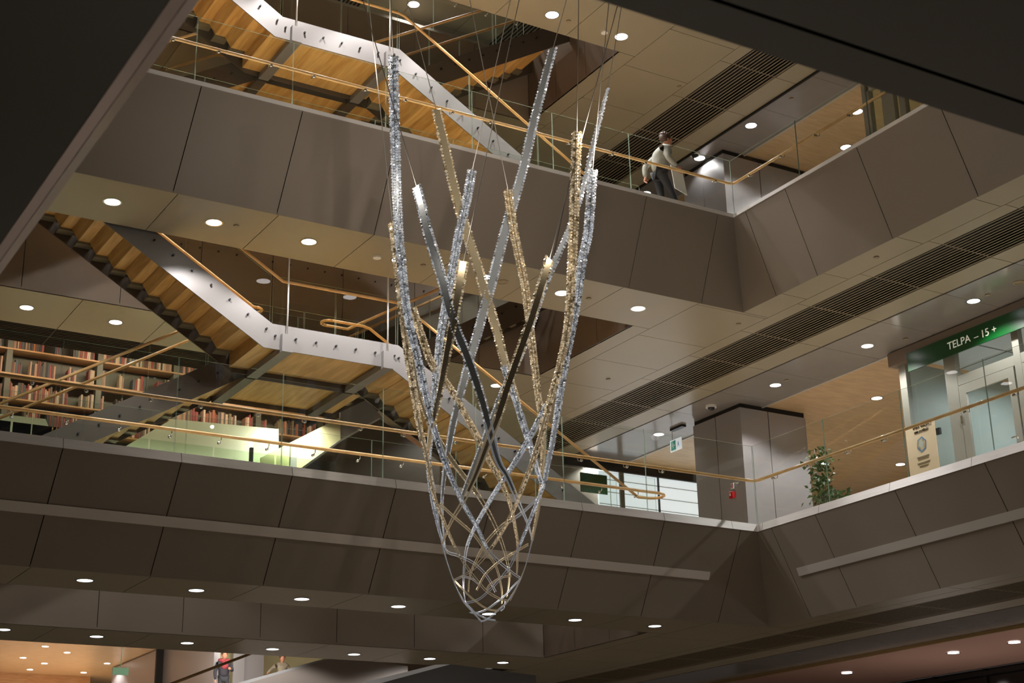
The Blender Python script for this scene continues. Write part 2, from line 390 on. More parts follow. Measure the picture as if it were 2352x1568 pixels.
for i, (px, py) in enumerate([(8, 1445), (222, 1461), (430, 1476), (626, 1490), (813, 1502), (987, 1512), (1155, 1521)]):
    p = at(px, py, Z=S1); downlight(p.x, p.y, S1, .105, '%s downlight from the left in the rear row of the lowest soffit' % ord_(i).capitalize(), 'downlights of the lowest rear soffit row', 'coollamp', power=16)
for i, (px, py) in enumerate([(1268, 34), (1427, 84)]):
    p = at(px, py, Z=S3); downlight(p.x, p.y, S3, .12, '%s of the two big downlights in the top soffit near the top edge' % ['Left', 'Right'][i], 'downlights of the top front soffit row', power=640, cone=98)
for k in (3.9, 5.5, 7.0, 8.5, 10.1, 11.7):
    l = bpy.data.lights.new('downlight_lamp', 'SPOT'); l.energy = 640; l.spot_size = math.radians(98); l.spot_blend = .5; l.shadow_soft_size = .09; l.color = WHITE
    o = bpy.data.objects.new('lamp_light', l); COL.objects.link(o); o.location = (k, 20.3, S3 - .03)
for i, (px, py) in enumerate([(1513, 997), (1781, 884), (1992, 794), (2236, 691)]):
    p = at(px, py, Z=S2); downlight(p.x, p.y, S2, .11, '%s downlight from the left in the smooth grey soffit above the middle right balcony' % ord_(i).capitalize(), 'downlights of the smooth middle soffit')
p = at(1362, 1060, Z=S2); downlight(p.x, p.y, S2, .11, 'Downlight low behind the crossing handrails, left of the exit sign', 'downlights of the smooth middle soffit')
for y in (14.4, 11.7):
    l = bpy.data.lights.new('downlight_lamp', 'SPOT'); l.energy = SPOT_W; l.spot_size = math.radians(150); l.spot_blend = .6; l.shadow_soft_size = .09; l.color = WHITE
    o = bpy.data.objects.new('lamp_light', l); COL.objects.link(o); o.location = (19.83, y, S2 - .03)
for (px, py, w) in [(1725, 288, 'in the grey top soffit right of the slatted louvre'), (1607, 363, 'beside the camera dome above the upper steel column'), (1483, 444, 'low behind the walking person on the upper balcony')]:
    z = S3 + .3; p = at(px, py, Z=z); downlight(p.x, p.y, z, .12, 'Downlight ' + w, 'downlights of the grey top soffit', power=45 if px == 1607 else 200)
for (px, py, w) in [(1968, 256, 'Upper'), (1943, 338, 'Lower')]:
    z = S3 + .32; p = at(px, py, Z=z); downlight(p.x, p.y, z, .12, w + ' of two downlights in the timber ceiling at the top right', 'downlights of the top timber ceiling')
z = S2 + .02
for (px, py, w) in [(2014, 914, 'beside the glass entrance'), (1895, 1064, 'behind the tree leaves, low'), (2068, 1066, 'low, left of the beige poster')]:
    p = at(px, py, Z=z); downlight(p.x, p.y, z, .11, 'Downlight in the middle timber ceiling ' + w, 'downlights of the middle timber ceiling')
for (px, py, r, w) in [(826, 30, .14, 'left'), (910, 55, .1, 'lower middle'), (950, 10, .14, 'upper'), (1127, 230, .13, 'right-hand, lowest')]:
    p = at(px, py, Z=S4); downlight(p.x, p.y, S4, r, 'The %s downlight seen through the top stair opening' % w, 'downlights above the top stair opening', power=160)
for i, (px, py) in enumerate([(1945, 1545), (2190, 1499), (2330, 1475)]):
    p = at(px, py, Z=S1 - .0); downlight(p.x, p.y, S1, .11, '%s from the left of the downlights in the pinkish soffit at the lower right corner' % ord_(i).capitalize(), 'downlights of the pinkish soffit', 'coollamp', power=50)

# ------------------------------------------------------------------ small ceiling devices
def devices():
    for px, py, z, w in [(866, 589, S2, 'between second and third middle downlights'), (1388, 73, S3, 'left of the right top downlight')]:
        p = at(px, py, Z=z); t = thing('smoke_detector', 'White round smoke detector on the soffit ' + w, 'smoke detector', p, None)
        b = MB(); b.ring(p, .03, .065, -.03, 0); b.disc(p - Vector((0, 0, .03)), .03); b.build('body', 'white', t)
    for i, (px, py, z, w) in enumerate([(543, 518, S2, 'right of the second middle downlight'), (972, 608, S2, 'left of the chandelier crossing'), (1352, 685, S2, 'right of the fifth middle downlight'), (1696, 743, S2, 'near the corner of the middle soffit'), (2013, 590, S2, 'beside the far end of the long louvre'),
                             (1306, 48, S3, 'right of the left top downlight'), (1560, 198, S3, 'left of the upper louvre'), (1818, 226, S3 + .3, 'in the grey top soffit'), (2080, 777, S2, 'behind the third grey soffit downlight'), (2268, 676, S2, 'near the green sign'), (1806, 872, S2, 'right of the second grey soffit downlight'), (1397, 870, S2, 'low beside the long louvre')]):
        p = at(px, py, Z=z); b = MB(); b.ring(p, .012, .045, -.018, 0); b.disc(p - Vector((0, 0, .016)), .03)
        tag(b.build('ceiling_sensor', 'slat'), 'Small round sprinkler cover ' + w, 'sprinkler', 'sprinkler covers')
    for px, py, w in [(1154, 647, 'beside the third middle downlight'), (2340, 648, 'near the right edge, above the green sign')]:
        p = at(px, py, Z=S2); b = MB(); b.ring(p, .075, .1, -.012, 0); b.disc(p - Vector((0, 0, .004)), .08)
        tag(b.build('ceiling_speaker', 'slat'), 'Flush round ceiling speaker ' + w, 'speaker')
    for px, py, z, w in [(1633, 931, S2, 'above the middle steel column'), (1596, 352, S3 + .3, 'above the upper balcony corner')]:
        p = at(px, py, Z=z); t = thing('dome_camera', 'White dome security camera on the ceiling ' + w, 'camera', p)
        b = MB(); b.ring(p, .08, .115, -.05, 0); b.build('housing', 'white', t)
        b = MB(); b.smooth = True; b.ball(p - Vector((0, 0, .045)), .08, sc=(1, 1, .8)); b.build('dome', 'dark', t)
devices()

# ------------------------------------------------------------------ glass balustrades
def pane(parent, q, name='pane'):
    b = MB(); q = [Vector(p) for p in q]; n = (q[1] - q[0]).cross(q[3] - q[0]).normalized() * .012
    b.hexa([p - n for p in q] + q); 
    for i in range(6): b.m[i] = 0 if i < 2 else 1
    return b.build(name, ['glass', 'glass_edge'], parent)
def rail(parent, pts, r=.026, name='handrail', m='woodrail'):
    b = MB(); b.smooth = True; b.tube(pts, r, 10); return b.build(name, m, parent)
def bracket(parent, p, d):  # glass clamp + bent arm under a handrail; d = direction from rail to glass
    p = Vector(p); d = Vector(d); b = MB(); b.smooth = True
    b.tube([p - Vector((0, 0, .02)), p - Vector((0, 0, .07)), p - Vector((0, 0, .09)) + d * .5, p - Vector((0, 0, .09)) + d], .007, 6)
    e = p - Vector((0, 0, .09)) + d
    b.tube([e - d.normalized() * .02, e + d.normalized() * .015], .022, 10)
    b.build('bracket', 'chrome', parent)
def balustrade_A(zf, ztop, zr, label, xl):
    t = thing('glass_balustrade', label, 'balustrade', (xl, Y0 + .08, zf))
    xs = [3.17, 4.73, 6.3, 7.83, 9.4, 10.955, 12.5, 14.07, X0 + .08]
    for i in range(len(xs) - 1):
        if xs[i + 1] < xl: continue
        g = .006; pane(t, [(xs[i] + g, Y0 + .08, zf), (xs[i + 1] - g, Y0 + .08, zf), (xs[i + 1] - g, Y0 + .08, ztop), (xs[i] + g, Y0 + .08, ztop)])
    ys = [18.98, 17.35, 15.65, 14.0, 12.4, 10.8, 9.2, 7.6]
    ys[0] = Y0 + .08
    for i in range(len(ys) - 1):
        g = .006; pane(t, [(X0 + .08, ys[i] - g, zf), (X0 + .08, ys[i + 1] + g, zf), (X0 + .08, ys[i + 1] + g, ztop), (X0 + .08, ys[i] - g, ztop)])
    rx, ry = X0 + .2, Y0 + .2
    pts = [(xl, ry, zr), (rx - .1, ry, zr)] + [(rx - .1 + .1 * math.sin(a), ry - .1 + .1 * math.cos(a), zr) for a in (.4, .8, 1.2)] + [(rx, ry - .1, zr), (rx, 7.6, zr)]
    rail(t, pts)
    for i in range(len(xs) - 1):
        for x in (xs[i] + .35, xs[i + 1] - .35):
            if x > xl: bracket(t, (x, ry, zr), (0, -.1, 0))
    for i in range(len(ys) - 1):
        for y in (ys[i] - .45, ys[i + 1] + .45): bracket(t, (rx, y, zr), (-.1, 0, 0))
    return t
balustrade_A(5.36, 6.84, 6.27, 'Glass balustrade with wooden handrail along the middle balcony, round its corner', XL)
balustrade_A(10.99, 12.17, 11.78, 'Glass balustrade with wooden handrail along the upper balcony where a person walks', XL)

# ------------------------------------------------------------------ stairs
FY0, FY1, RY0, RY1 = 20.95, 22.34, 22.48, 23.95
SL = .6; RISE = .175; RUN = RISE / SL
def stair(dz, ya, yb, mirror, label, sm_, lower=True, upper=True, name='staircase', near_glass=True):
    xm = 9.47
    def X(x): return 2 * xm - x if mirror else x
    t = thing(name, label, 'staircase', (X(9.47), ya, 8.2 + dz))
    XA, XB = 8.37, 10.57
    ZT, ZB = 8.285, 7.873
    top = F2 + .05; bot = F1 + .03
    x_up = XA - (top - ZT) / SL; x_dn = XB + (ZT - bot) / SL
    poly = []
    xu_b = (XA - .13) - (top - ZB) / SL
    if upper: poly += [(x_up, top), (XA, ZT)]
    else: poly += [(XA - .1, ZT)]
    if lower: poly += [(XB, ZT), (x_dn, bot), (x_dn - .75, bot), (XB - .13, ZB)]
    else: poly += [(XB + .1, ZT), (XB + .1, ZB)]
    if upper: poly += [(XA - .13, ZB), (xu_b, top)]
    else: poly += [(XA - .1, ZB)]
    poly = [(X(x), z + dz) for x, z in poly]
    for y0, y1, ms in ((ya, ya + .02, sm_), (yb - .02, yb, 'dsteel')):
        b = MB(); b.extr_y(poly, y0, y1); b.build('stringer', ms, t)
    # steps: folded timber, tread plate + riser; steel side bracket under each
    def step(x, z, d):  # x nosing of tread towards landing side, d = direction of going down
        b = MB(); y0, y1 = ya + .035, yb - .2
        b.extr_y([(X(x), z - .2), (X(x + d * RUN - .01), z - .2), (X(x + d * RUN - .01), z), (X(x), z), (X(x), z + RISE - .21), (X(x - d * .11), z + RISE - .21)], y0, y1)
        b.build('step', 'wood', t)
        b = MB(); b.extr_y([(X(x - d * .02), z - .24), (X(x + d * (RUN - .06)), z - .24), (X(x + d * RUN), z - .03), (X(x + d * .03), z - .03)], yb - .2, yb - .02)
        b.build('step_bracket', M['bracketgrey'], t)
    if lower:
        for k in range(15): step(XB + .04 + k * RUN, 8.2 + dz - RISE * (k + 1), 1)
    if upper:
        for k in range(14): step(XA + .12 - (k + 2) * RUN, 8.2 + dz + RISE * (k + 1), 1)
    xa, xb = sorted((X(XA - .05), X(XB + .0)))
    box('landing', 'wood', xa - (0 if mirror else .13), xb + (.13 if mirror else 0), ya + .03, yb - .03, 7.95 + dz, 8.2 + dz, t)
    # clamps on the near stringer, glass and rails
    def clamp(x, z):
        b = MB(); b.tube([(X(x), ya - .035, z), (X(x), ya + .001, z)], .017, 8); b.build('glass_clamp', 'dark', t)
    xx = XA + .05
    while xx < XB - .05: clamp(xx, 8.085 + dz); xx += .345
    if lower:
        xx = XB + .0
        while xx < x_dn - .5: clamp(xx, 8.06 + dz - (xx - XB) * SL); xx += .31
    if upper:
        xx = XA - .1
        while xx > x_up + .5: clamp(xx, 8.12 + dz - (xx - XA) * SL); xx -= .31
    for yy, nm in ((ya + .06, 0), (yb - .06, 1)):
        def gp(x0, z0, x1, z1):
            a, c = (x0, z0), (x1, z1)
            if mirror: a, c = (X(x1), z1), (X(x0), z0)
            q = [(a[0], yy, a[1]), (c[0], yy, c[1]), (c[0], yy, c[1] + .95), (a[0], yy, a[1] + .95)]
            pane(t, q)
        zz_ = ZT + dz - .12
        if near_glass:
            gp(XA + .02, zz_, (XA + XB) / 2 - .01, zz_); gp((XA + XB) / 2 + .01, zz_, XB - .02, zz_)
            for k in range(3):
                if lower: gp(XB + .02 + k * 1.42, zz_ - k * 1.42 * SL, XB + (k + 1) * 1.42, zz_ - (k + 1) * 1.42 * SL)
                if upper: gp(XA - (k + 1) * 1.42, zz_ + (k + 1) * 1.42 * SL, XA - .02 - k * 1.42, zz_ + k * 1.42 * SL)
        zr = 9.05 + dz; xk = XA + .18; xj = XB + .0
        pts = []
        if upper: pts.append((X(xk - (top + .78 - 9.05) / SL), yy, top + .78 + dz))
        pts += [(X(xk), yy, zr), (X(xj), yy, zr), (X(xj + .12), yy, zr - .03)]
        if lower: pts.append((X(xj + .12 + (zr - .03 - dz - 6.27) / SL), yy, 6.27 + dz))
        inner = (nm == 1 and not mirror) or (nm == 0 and mirror)
        if inner:
            for xq, dirn in ((8.62, -1), (9.98, 1)):
                seg = [p for p in pts if (p[0] - xq) * dirn > .05]
                seg = [(xq, yy, zr)] + (seg if dirn * (seg[-1][0] - xq) > dirn * (seg[0][0] - xq) else seg[::-1])
                rail(t, seg, .025)
                if not mirror:
                    y2 = RY0 + .06; rr = (y2 - yy) / 2
                    rail(t, [(xq - dirn * rr * math.sin(a), (yy + y2) / 2 - rr * math.cos(a), zr) for a in [i_ * math.pi / 8 for i_ in range(9)]], .025, 'handrail_loop')
        else: rail(t, pts, .025)
        if lower and not mirror and nm == 0:
            xe = pts[-1][0]; z = 6.27 + dz; cy_ = (yy + 20.62) / 2; rr = (yy - 20.62) / 2
            rail(t, [(xe, yy, z)] + [(xe + .15 + rr * 1.2 * math.sin(a), cy_ + rr * math.cos(a), z) for a in [i * math.pi / 8 for i in range(9)]] + [(xe, 20.62, z)], .025, 'handrail_loop')
    # cross beams under the landing and hangers
    for i, x in enumerate((8.6, 10.35)):
        b = MB(); y0 = ya - .09
        b.box(X(x) - .09, X(x) + .09, y0, yb, 7.83 + dz, 7.93 + dz)
        b.box(X(x) - .09, X(x) + .09, y0, ya - .005, 7.93 + dz, 8.12 + dz)
        b.build('cross_beam', sm_ if not mirror else 'dsteel', t)
        if not mirror:
            b = MB(); b.smooth = True; b.tube([(X(x), y0 + .04, 8.12 + dz), (X(x), y0 + .04, 9.4 + dz), (X(x), y0 + .04, 10.9 + dz)], .014, 8); b.build('hanger_rod', 'white', t)
    return t
RYC = 0
stair(0, FY0, FY1, False, 'Front flight of the middle stair, pale steel stringer with timber steps and glass', 'stairsteel')
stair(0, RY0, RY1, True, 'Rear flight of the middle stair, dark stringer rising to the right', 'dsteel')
stair(5.5, FY0, FY1, False, 'Front flight of the top stair, pale steel stringer at the top edge of the picture', 'stairsteel')
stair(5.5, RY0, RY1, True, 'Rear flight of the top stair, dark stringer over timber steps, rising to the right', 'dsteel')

# guard rails round the stair opening
def guard(z, label, y, xl, xr, loop=True, ztop=1.2):
    t = thing('stair_guard', label, 'guard rail', (xl, y, z))
    x = xl
    while x < xr - .2:
        x2 = min(xr, x + 1.5); pane(t, [(x + .006, y, z), (x2 - .006, y, z), (x2 - .006, y, z + ztop), (x + .006, y, z + ztop)]); x = x2
    rail(t, [(xl, y - .1, z + .92), (xr, y - .1, z + .92)])
    x = xl + .5
    while x < xr: bracket(t, (x, y - .1, z + .92), (0, .09, 0)); x += .75
    return t
guard(F1, 'Glass guard with the lower of the two long wooden handrails, before the middle stair', 20.72, XL, 15.45)
guard(F1, 'Glass guard on the far side of the middle stair opening', OY1 + .15, XL, 15.2)
guard(F2, 'Glass guard behind the upper stair opening, above the far rim', OY1 + .12, XL, 15.2)
guard(F3, 'Glass guard with handrail seen through the top stair opening', OY1 + .12, XL, 15.2)
guard(F2, 'Glass guard before the top stair, on the upper balcony', 20.72, XL, 15.45)

for x in (5, 8, 11, 14):
    l = bpy.data.lights.new('downlight_lamp', 'SPOT'); l.energy = 500; l.spot_size = math.radians(150); l.spot_blend = .6; l.shadow_soft_size = .1; l.color = WHITE  # added spots without fittings, brightening the inside of the top opening
    o = bpy.data.objects.new('lamp_light', l); COL.objects.link(o); o.location = (x, 25.4, S4 - .05)
# ------------------------------------------------------------------ level 4 ceiling seen through the top opening
b = MB()
for i in range(12):
    for j in range(8): b.box(4 + i * 1.56 + .006, 4 + (i + 1) * 1.56 - .006, 19 + j * 1.5 + .006, 19 + (j + 1) * 1.5 - .006, S4, S4 + .04)
struct(b.build('ceiling.003', 'soffit'))
b = MB()
p0 = at(790, 10, Z=S4); p1 = at(1150, 105, Z=S4)
for i in range(10):
    b.box(p0.x - .6 + i * .1, p0.x - .57 + i * .1, p0.y - 1.5, p0.y + .6, S4 - .03, S4 + .01)
tag(b.build('ceiling_louvre', 'void'), 'Short slatted louvre at the top edge, seen through the top stair opening', 'air vent')
b = MB()
for i in range(10): b.box(p1.x - .3 + i * .1, p1.x - .27 + i * .1, p1.y - 1.5, p1.y + 1.2, S4 - .03, S4 + .01)
tag(b.build('ceiling_louvre', 'void'), 'Slatted louvre above the dark top stringer, seen through the opening', 'air vent')

# ------------------------------------------------------------------ book walls: glass reflections modelled as bookcases behind the stairs
YB = 28.5
BOOKC = [srgb(*c) for c in [(176, 132, 104), (158, 116, 92), (124, 56, 46), (186, 150, 124), (108, 94, 78), (86, 74, 64), (60, 56, 52), (192, 162, 130), (160, 92, 56), (130, 114, 84), (150, 70, 60), (80, 86, 86), (206, 180, 156), (104, 70, 56)]]
BNAME = ['tan', 'light brown', 'dark red', 'cream', 'grey brown', 'brown', 'dark grey', 'beige', 'orange', 'olive', 'red', 'blue grey', 'off-white', 'maroon']
for i, c in enumerate(BOOKC): M['book%d' % i] = mat('book%d' % i, c, .6)
nbook = [0]
def bookcase(label, rows, x0, x1, bays, books=True, name='bookcase', rowname=None, skip=None):
    t = thing(name, label, 'bookcase', (x0, YB, rows[0]))
    for z in rows: box('shelf_board', 'woodshelf', x0, x1, YB - .02, YB + .32, z - .03, z + .0, t)
    zt = rows[-1] + .5
    for bx in bays:
        b = MB(); b.hexa([(bx, YB, rows[0] - .1), (bx + .11, YB, rows[0] - .1), (bx + .11, YB + .34, rows[0] - .1), (bx, YB + .34, rows[0] - .1),
                          (bx + .0, YB, zt), (bx + .11, YB, zt), (bx + .11, YB + .34, zt), (bx, YB + .34, zt)]); b.build('upright', 'upright', t)
    box('back_panel', 'upright', x0, x1, YB + .34, YB + .37, rows[0] - .1, zt, t)
    return t
stuffb = {}
bookmesh = {}
def book(x, z, w, h, d, ci, lab, grp, solo):
    if solo:
        key = (ci, round(w, 2), round(h, 2))
        if key not in bookmesh:
            b = MB(); W2, H2, D2 = key[1], key[2], .2
            b.box(0, W2, 0, D2, 0, H2); b.mi = 1; b.box(W2 * .12, W2 * .88, .01, D2 + .004, H2 - .001, H2 + .002)
            me = b.build('book', ['book%d' % ci, 'white']); bookmesh[key] = me.data; bpy.data.objects.remove(me)
        o = bpy.data.objects.new('book', bookmesh[key]); COL.objects.link(o); o.location = (x, YB + .02 + random.random() * .03, z)
        o.scale = (1, 1, 1); tag(o, lab, 'book', grp); nbook[0] += 1
    else:
        stuffb.setdefault(ci, MB()).box(x, x + w - .002, YB + .03, YB + .22, z, z + h)
def fill(rows, x0, x1, bays, where, rown, solo_rows):
    for ri, z in enumerate(rows):
        x = x0 + .05; L = []
        while x < x1 - .05:
            for bx in bays:
                if bx - .06 < x < bx + .12: x = bx + .12
            if random.random() < .05: x += random.uniform(.08, .3); continue
            w = round(random.choice([.02, .03, .03, .04, .05]), 2); h = round(random.uniform(.22, .34) / .03) * .03
            L.append((x, w, h, random.randrange(len(BOOKC)))); x += w + .003
        for k, (x, w, h, ci) in enumerate(L):
            solo = rown[ri] in solo_rows and nbook[0] < 295 and x > solo_rows[rown[ri]]
            a = BNAME[L[max(0, k - 1)][3]]; c = BNAME[L[min(len(L) - 1, k + 1)][3]]
            sz = ('thick ' if w > .04 else ('slim ' if w < .03 else '')) + ('tall ' if h > .3 else ('low ' if h < .25 else ''))
            lab = (sz + BNAME[ci] + ' book between %s and %s, %s' % (a, c, rown[ri]))
            book(x, z, w, h, .2, ci, lab[0].upper() + lab[1:], 'books on the ' + rown[ri], solo)
rA = [7.4, 7.89, 8.38, 8.87, 9.36, 9.86, 10.3]
bookcase('Tall bookcase wall behind the middle stair, timber shelves full of books', rA, 4.2, 12.62, [4.2, 6.0, 7.75, 9.3, 11.1, 12.5])
rn = ['seventh shelf down, middle bookcase', 'sixth shelf down, middle bookcase', 'fifth shelf down, middle bookcase', 'fourth shelf down, middle bookcase', 'third shelf down, middle bookcase', 'second shelf down, middle bookcase', 'top shelf, middle bookcase']
fill(rA, 4.2, 12.62, [4.2, 6.0, 7.75, 9.3, 11.1, 12.5], '%s', rn, {rn[5]: 8.9, rn[4]: 8.9, rn[3]: 7.4})
rB = [11.9, 12.4, 12.9, 13.4, 13.9, 14.4]
bookcase('Bookcase wall behind the upper balcony glass, seen under the top stair', rB, 4.2, 13.4, [4.2, 6.0, 7.75, 9.3, 11.1, 13.3])
rnB = ['%s shelf up, upper bookcase' % ord_(i) for i in range(6)]
fill(rB, 4.2, 13.4, [4.2, 6.0, 7.75, 9.3, 11.1, 13.3], '%s', rnB, {rnB[4]: 7.0, rnB[3]: 7.2})
b = MB()
for ci, bb in stuffb.items():
    n = len(b.v); b.v += bb.v; b.f += [[i + n for i in f] for f in bb.f]; b.m += [ci] * len(bb.f); b.sm += [False] * len(bb.f)
tag(b.build('books', ['book%d' % i for i in range(len(BOOKC))]), 'Hundreds more mixed books filling the remaining bookcase shelves', 'books', None, 'stuff')
# fill lights aimed at the book walls, no lamp fittings
for x in (5.5, 8, 10.5):
    for z in (S2 + .6, S3 - .1):
        l = bpy.data.lights.new('shelf_lamp', 'AREA'); l.energy = 34; l.size = 1.6; l.size_y = .2; l.shape = 'RECTANGLE'; l.color = (1, .82, .62)
        o = bpy.data.objects.new('shelf_lamp', l); COL.objects.link(o); o.location = (x, 27.2, z); o.rotation_euler = Euler((math.radians(35), 0, 0))
# walls behind
struct(box('wall_back', 'pinkwood', 12.7, 15.2, 28.6, 28.7, 5.35, 9.3))  # pink panel mirrored in the glass, modelled as a wall
struct(box('wall_back.001', 'panel', 1, 20.5, 29.1, 29.2, 5.0, 20))
# pale green shapes at the left: soffit reflections modelled as partition and walls
t = thing('glass_partition', 'Pale green glass partition under the middle bookcases, seen through two balustrades', 'partition', (6, 25.6, F1))
for k in range(6):
    b = MB(); b.box(4.4 + k * 1.2, 5.56 + k * 1.2, 25.6, 25.62, F1, 7.55 - .0 * k); b.build('pane', 'glass_green', t)
def wallpoly(name, m, Yp, px, th=.06):
    b = MB(); b.extr_y([(q.x, q.z) for q in [at(x, y, Y=Yp) for x, y in px]], Yp, Yp + th); return struct(b.build(name, m))
wallpoly('wall_glass_room', 'palegreen', 27.6, [(205, 1120), (225, 1062), (395, 962), (640, 985), (640, 1120)])
wallpoly('wall_glass_room.001', 'palegreen', 27.7, [(-40, 1080), (-40, 946), (105, 962), (150, 1080)])
wallpoly('wall_glass_room.002', 'yellow', 27.2, [(600, 1120), (600, 1050), (782, 958), (782, 1030), (700, 1120)])  # yellow wedge mirrored in the glass, modelled as a wall
wallpoly('wall_glass_room.003', 'column', 27.3, [(782, 1030), (782, 930), (838, 912), (885, 966), (820, 1030)])
tf = thing('stair_flank', 'Dark grey stair side rising to the right behind the lower handrail, left of the chandelier', 'stair', at(690, 1078, Y=26.4))  # dark wedge is a glass reflection, modelled as a solid side panel
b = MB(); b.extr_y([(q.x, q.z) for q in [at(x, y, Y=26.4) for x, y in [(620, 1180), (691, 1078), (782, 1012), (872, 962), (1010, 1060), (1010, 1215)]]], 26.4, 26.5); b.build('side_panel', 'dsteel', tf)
b = MB(); b.extr_y([(q.x, q.z) for q in [at(x, y, Y=26.37) for x, y in [(689, 1076), (782, 1009), (872, 959), (872, 963), (782, 1014), (692, 1081)]]], 26.36, 26.39); b.build('edge_strip', 'steel', tf)
for x0, x1 in ((556, 564), (672, 690)): pass
gd = thing('glass_door', 'Green tinted glass door with metal frame low behind the two long handrails', 'door', at(600, 1070, Y=26.9))
qa, qb = at(580, 1010, Y=26.9), at(672, 1100, Y=26.9)
box('frame_post', 'steel', qb.x - .05, qb.x + .08, 26.9, 26.98, F1, qa.z, gd); box('frame_post', 'gap', qa.x - .03, qa.x + .03, 26.9, 26.98, F1, qa.z - .15, gd)
box('pane', 'glass_green', qa.x + .03, qb.x - .05, 26.93, 26.95, F1, qa.z, gd)
l = bpy.data.lights.new('room_lamp', 'AREA'); l.energy = 190; l.size = 6; l.size_y = 1; l.shape = 'RECTANGLE'; l.color = (1, 1, .92)  # added fill light for the pale green shapes, no fitting
o = bpy.data.objects.new('room_lamp', l); COL.objects.link(o); o.location = (8.5, 25.9, 7.2); o.rotation_euler = Euler((math.radians(30), 0, 0))

l = bpy.data.lights.new('room_lamp', 'AREA'); l.energy = 60; l.size = 1; l.color = (1, .97, .85)  # added fill light to brighten the yellow wedge
o = bpy.data.objects.new('room_lamp', l); COL.objects.link(o); o.location = (11.4, 26.75, 8.6); o.rotation_euler = Euler((math.radians(20), 0, 0))
# ------------------------------------------------------------------ steel-clad columns
def column(x0, x1, y0, y1, z0, z1, label):
    t = thing('column', label, 'column', (x0, y0, z0))
    b = MB(); g = .012; xm = x0 + (x1 - x0) * .42; ym = y0 + (y1 - y0) * .52
    for a, c in ((x0, xm - g), (xm + g, x1)): b.box(a, c, y0, y0 + .03, z0, z1)
    for a, c in ((y0 + .002, ym - g), (ym + g, y1)): b.box(x0 - .001, x0 + .03, a, c, z0, z1)
    b.build('cladding', 'column', t)
    box('core', 'gap', x0 + .04, x1 - .0, y0 + .04, y1, z0, z1 + .12, t)
column(19.95, 21.75, 23.66, 25.27, F1, S2 - .1, 'Steel-clad column on the middle balcony behind the corner of the glass')
column(19.95, 22.4, 23.6, 25.05, F2, S3 + .18, 'Steel-clad column on the upper balcony behind the corner of the glass')

# fire alarm call point on the middle column (left face)
t = thing('fire_alarm', 'Red fire alarm call point with its sign on the left face of the middle column', 'fire alarm', at(1684, 1135, X=19.94))
p = at(1684, 1137, X=19.93); box('button_box', 'red', 19.86, 19.93, p.y - .06, p.y + .06, p.z - .07, p.z + .07, t, .01)
p2 = at(1683, 1116, X=19.93); box('sign_plate', 'white', 19.915, 19.93, p2.y - .045, p2.y + .045, p2.z - .06, p2.z + .06, t)
b = MB(); 
for k in range(16):
    a0, a1 = k * math.pi / 8, (k + 1) * math.pi / 8
    q = [(19.912, p2.y + math.cos(a) * r, p2.z + math.sin(a) * r) for a, r in ((a0, .02), (a1, .02), (a1, .038), (a0, .038))]
    b.add(q, [(0, 1, 2, 3)])
b.build('ring_symbol', 'red', t)
box('label_plate', 'white', 19.855, 19.86, p.y + .0, p.y + .035, p.z - .02, p.z + .035, t)

# exit sign hanging from the soffit
p = at(1553, 1021, X=19.86)
t = thing('exit_sign', 'Hanging green and white exit sign with left arrow and running figure', 'sign', (p.x, p.y, p.z))
box('plate', mat('signwhite', srgb(235, 238, 240), .4, emit=(.9, .95, 1), es=.45), p.x - .01, p.x + .01, p.y - .2, p.y + .2, p.z - .13, p.z + .13, t)
tealm = mat('signteal', srgb(30, 130, 110), .4, emit=(.02, .25, .2), es=.3)
box('green_field', tealm, p.x - .014, p.x - .01, p.y + .0, p.y + .18, p.z - .105, p.z + .105, t)
b = MB(); xx = p.x - .017
def pl(pts): b.add([(xx, p.y - u, p.z + v) for u, v in pts], [tuple(range(len(pts)))])
pl([(-.13, 0), (-.075, -.055), (-.06, -.04), (-.095, 0), (-.06, .04), (-.075, .055)]); pl([(-.1, -.012), (-.02, -.012), (-.02, .012), (-.1, .012)])
b.build('arrow_symbol', 'white', t)
b = MB(); xx = p.x - .0175
pl([(.085, .03), (.105, .03), (.105, .055), (.085, .055)]); pl([(.075, -.02), (.11, -.02), (.12, .025), (.085, .025)]); pl([(.06, -.065), (.078, -.065), (.095, -.02), (.08, -.02)]); pl([(.1, -.02), (.115, -.02), (.14, -.06), (.125, -.065)])
b.build('running_figure', mat('signblue', srgb(40, 96, 150), .4, emit=(.1, .25, .5), es=.3), t)
b = MB(); b.tube([(p.x, p.y + .12, p.z + .1), (p.x, p.y + .12, S2)], .006, 6); b.build('hanger_rod', 'chrome', t)
b = MB(); q = at(1557, 980, Z=S2); b.box(q.x - .06, q.x + .06, q.y - .22, q.y + .22, S2 - .05, S2)
tag(b.build('ceiling_vent', 'dark'), 'Dark slot fitting on the soffit above the exit sign', 'ceiling fitting')

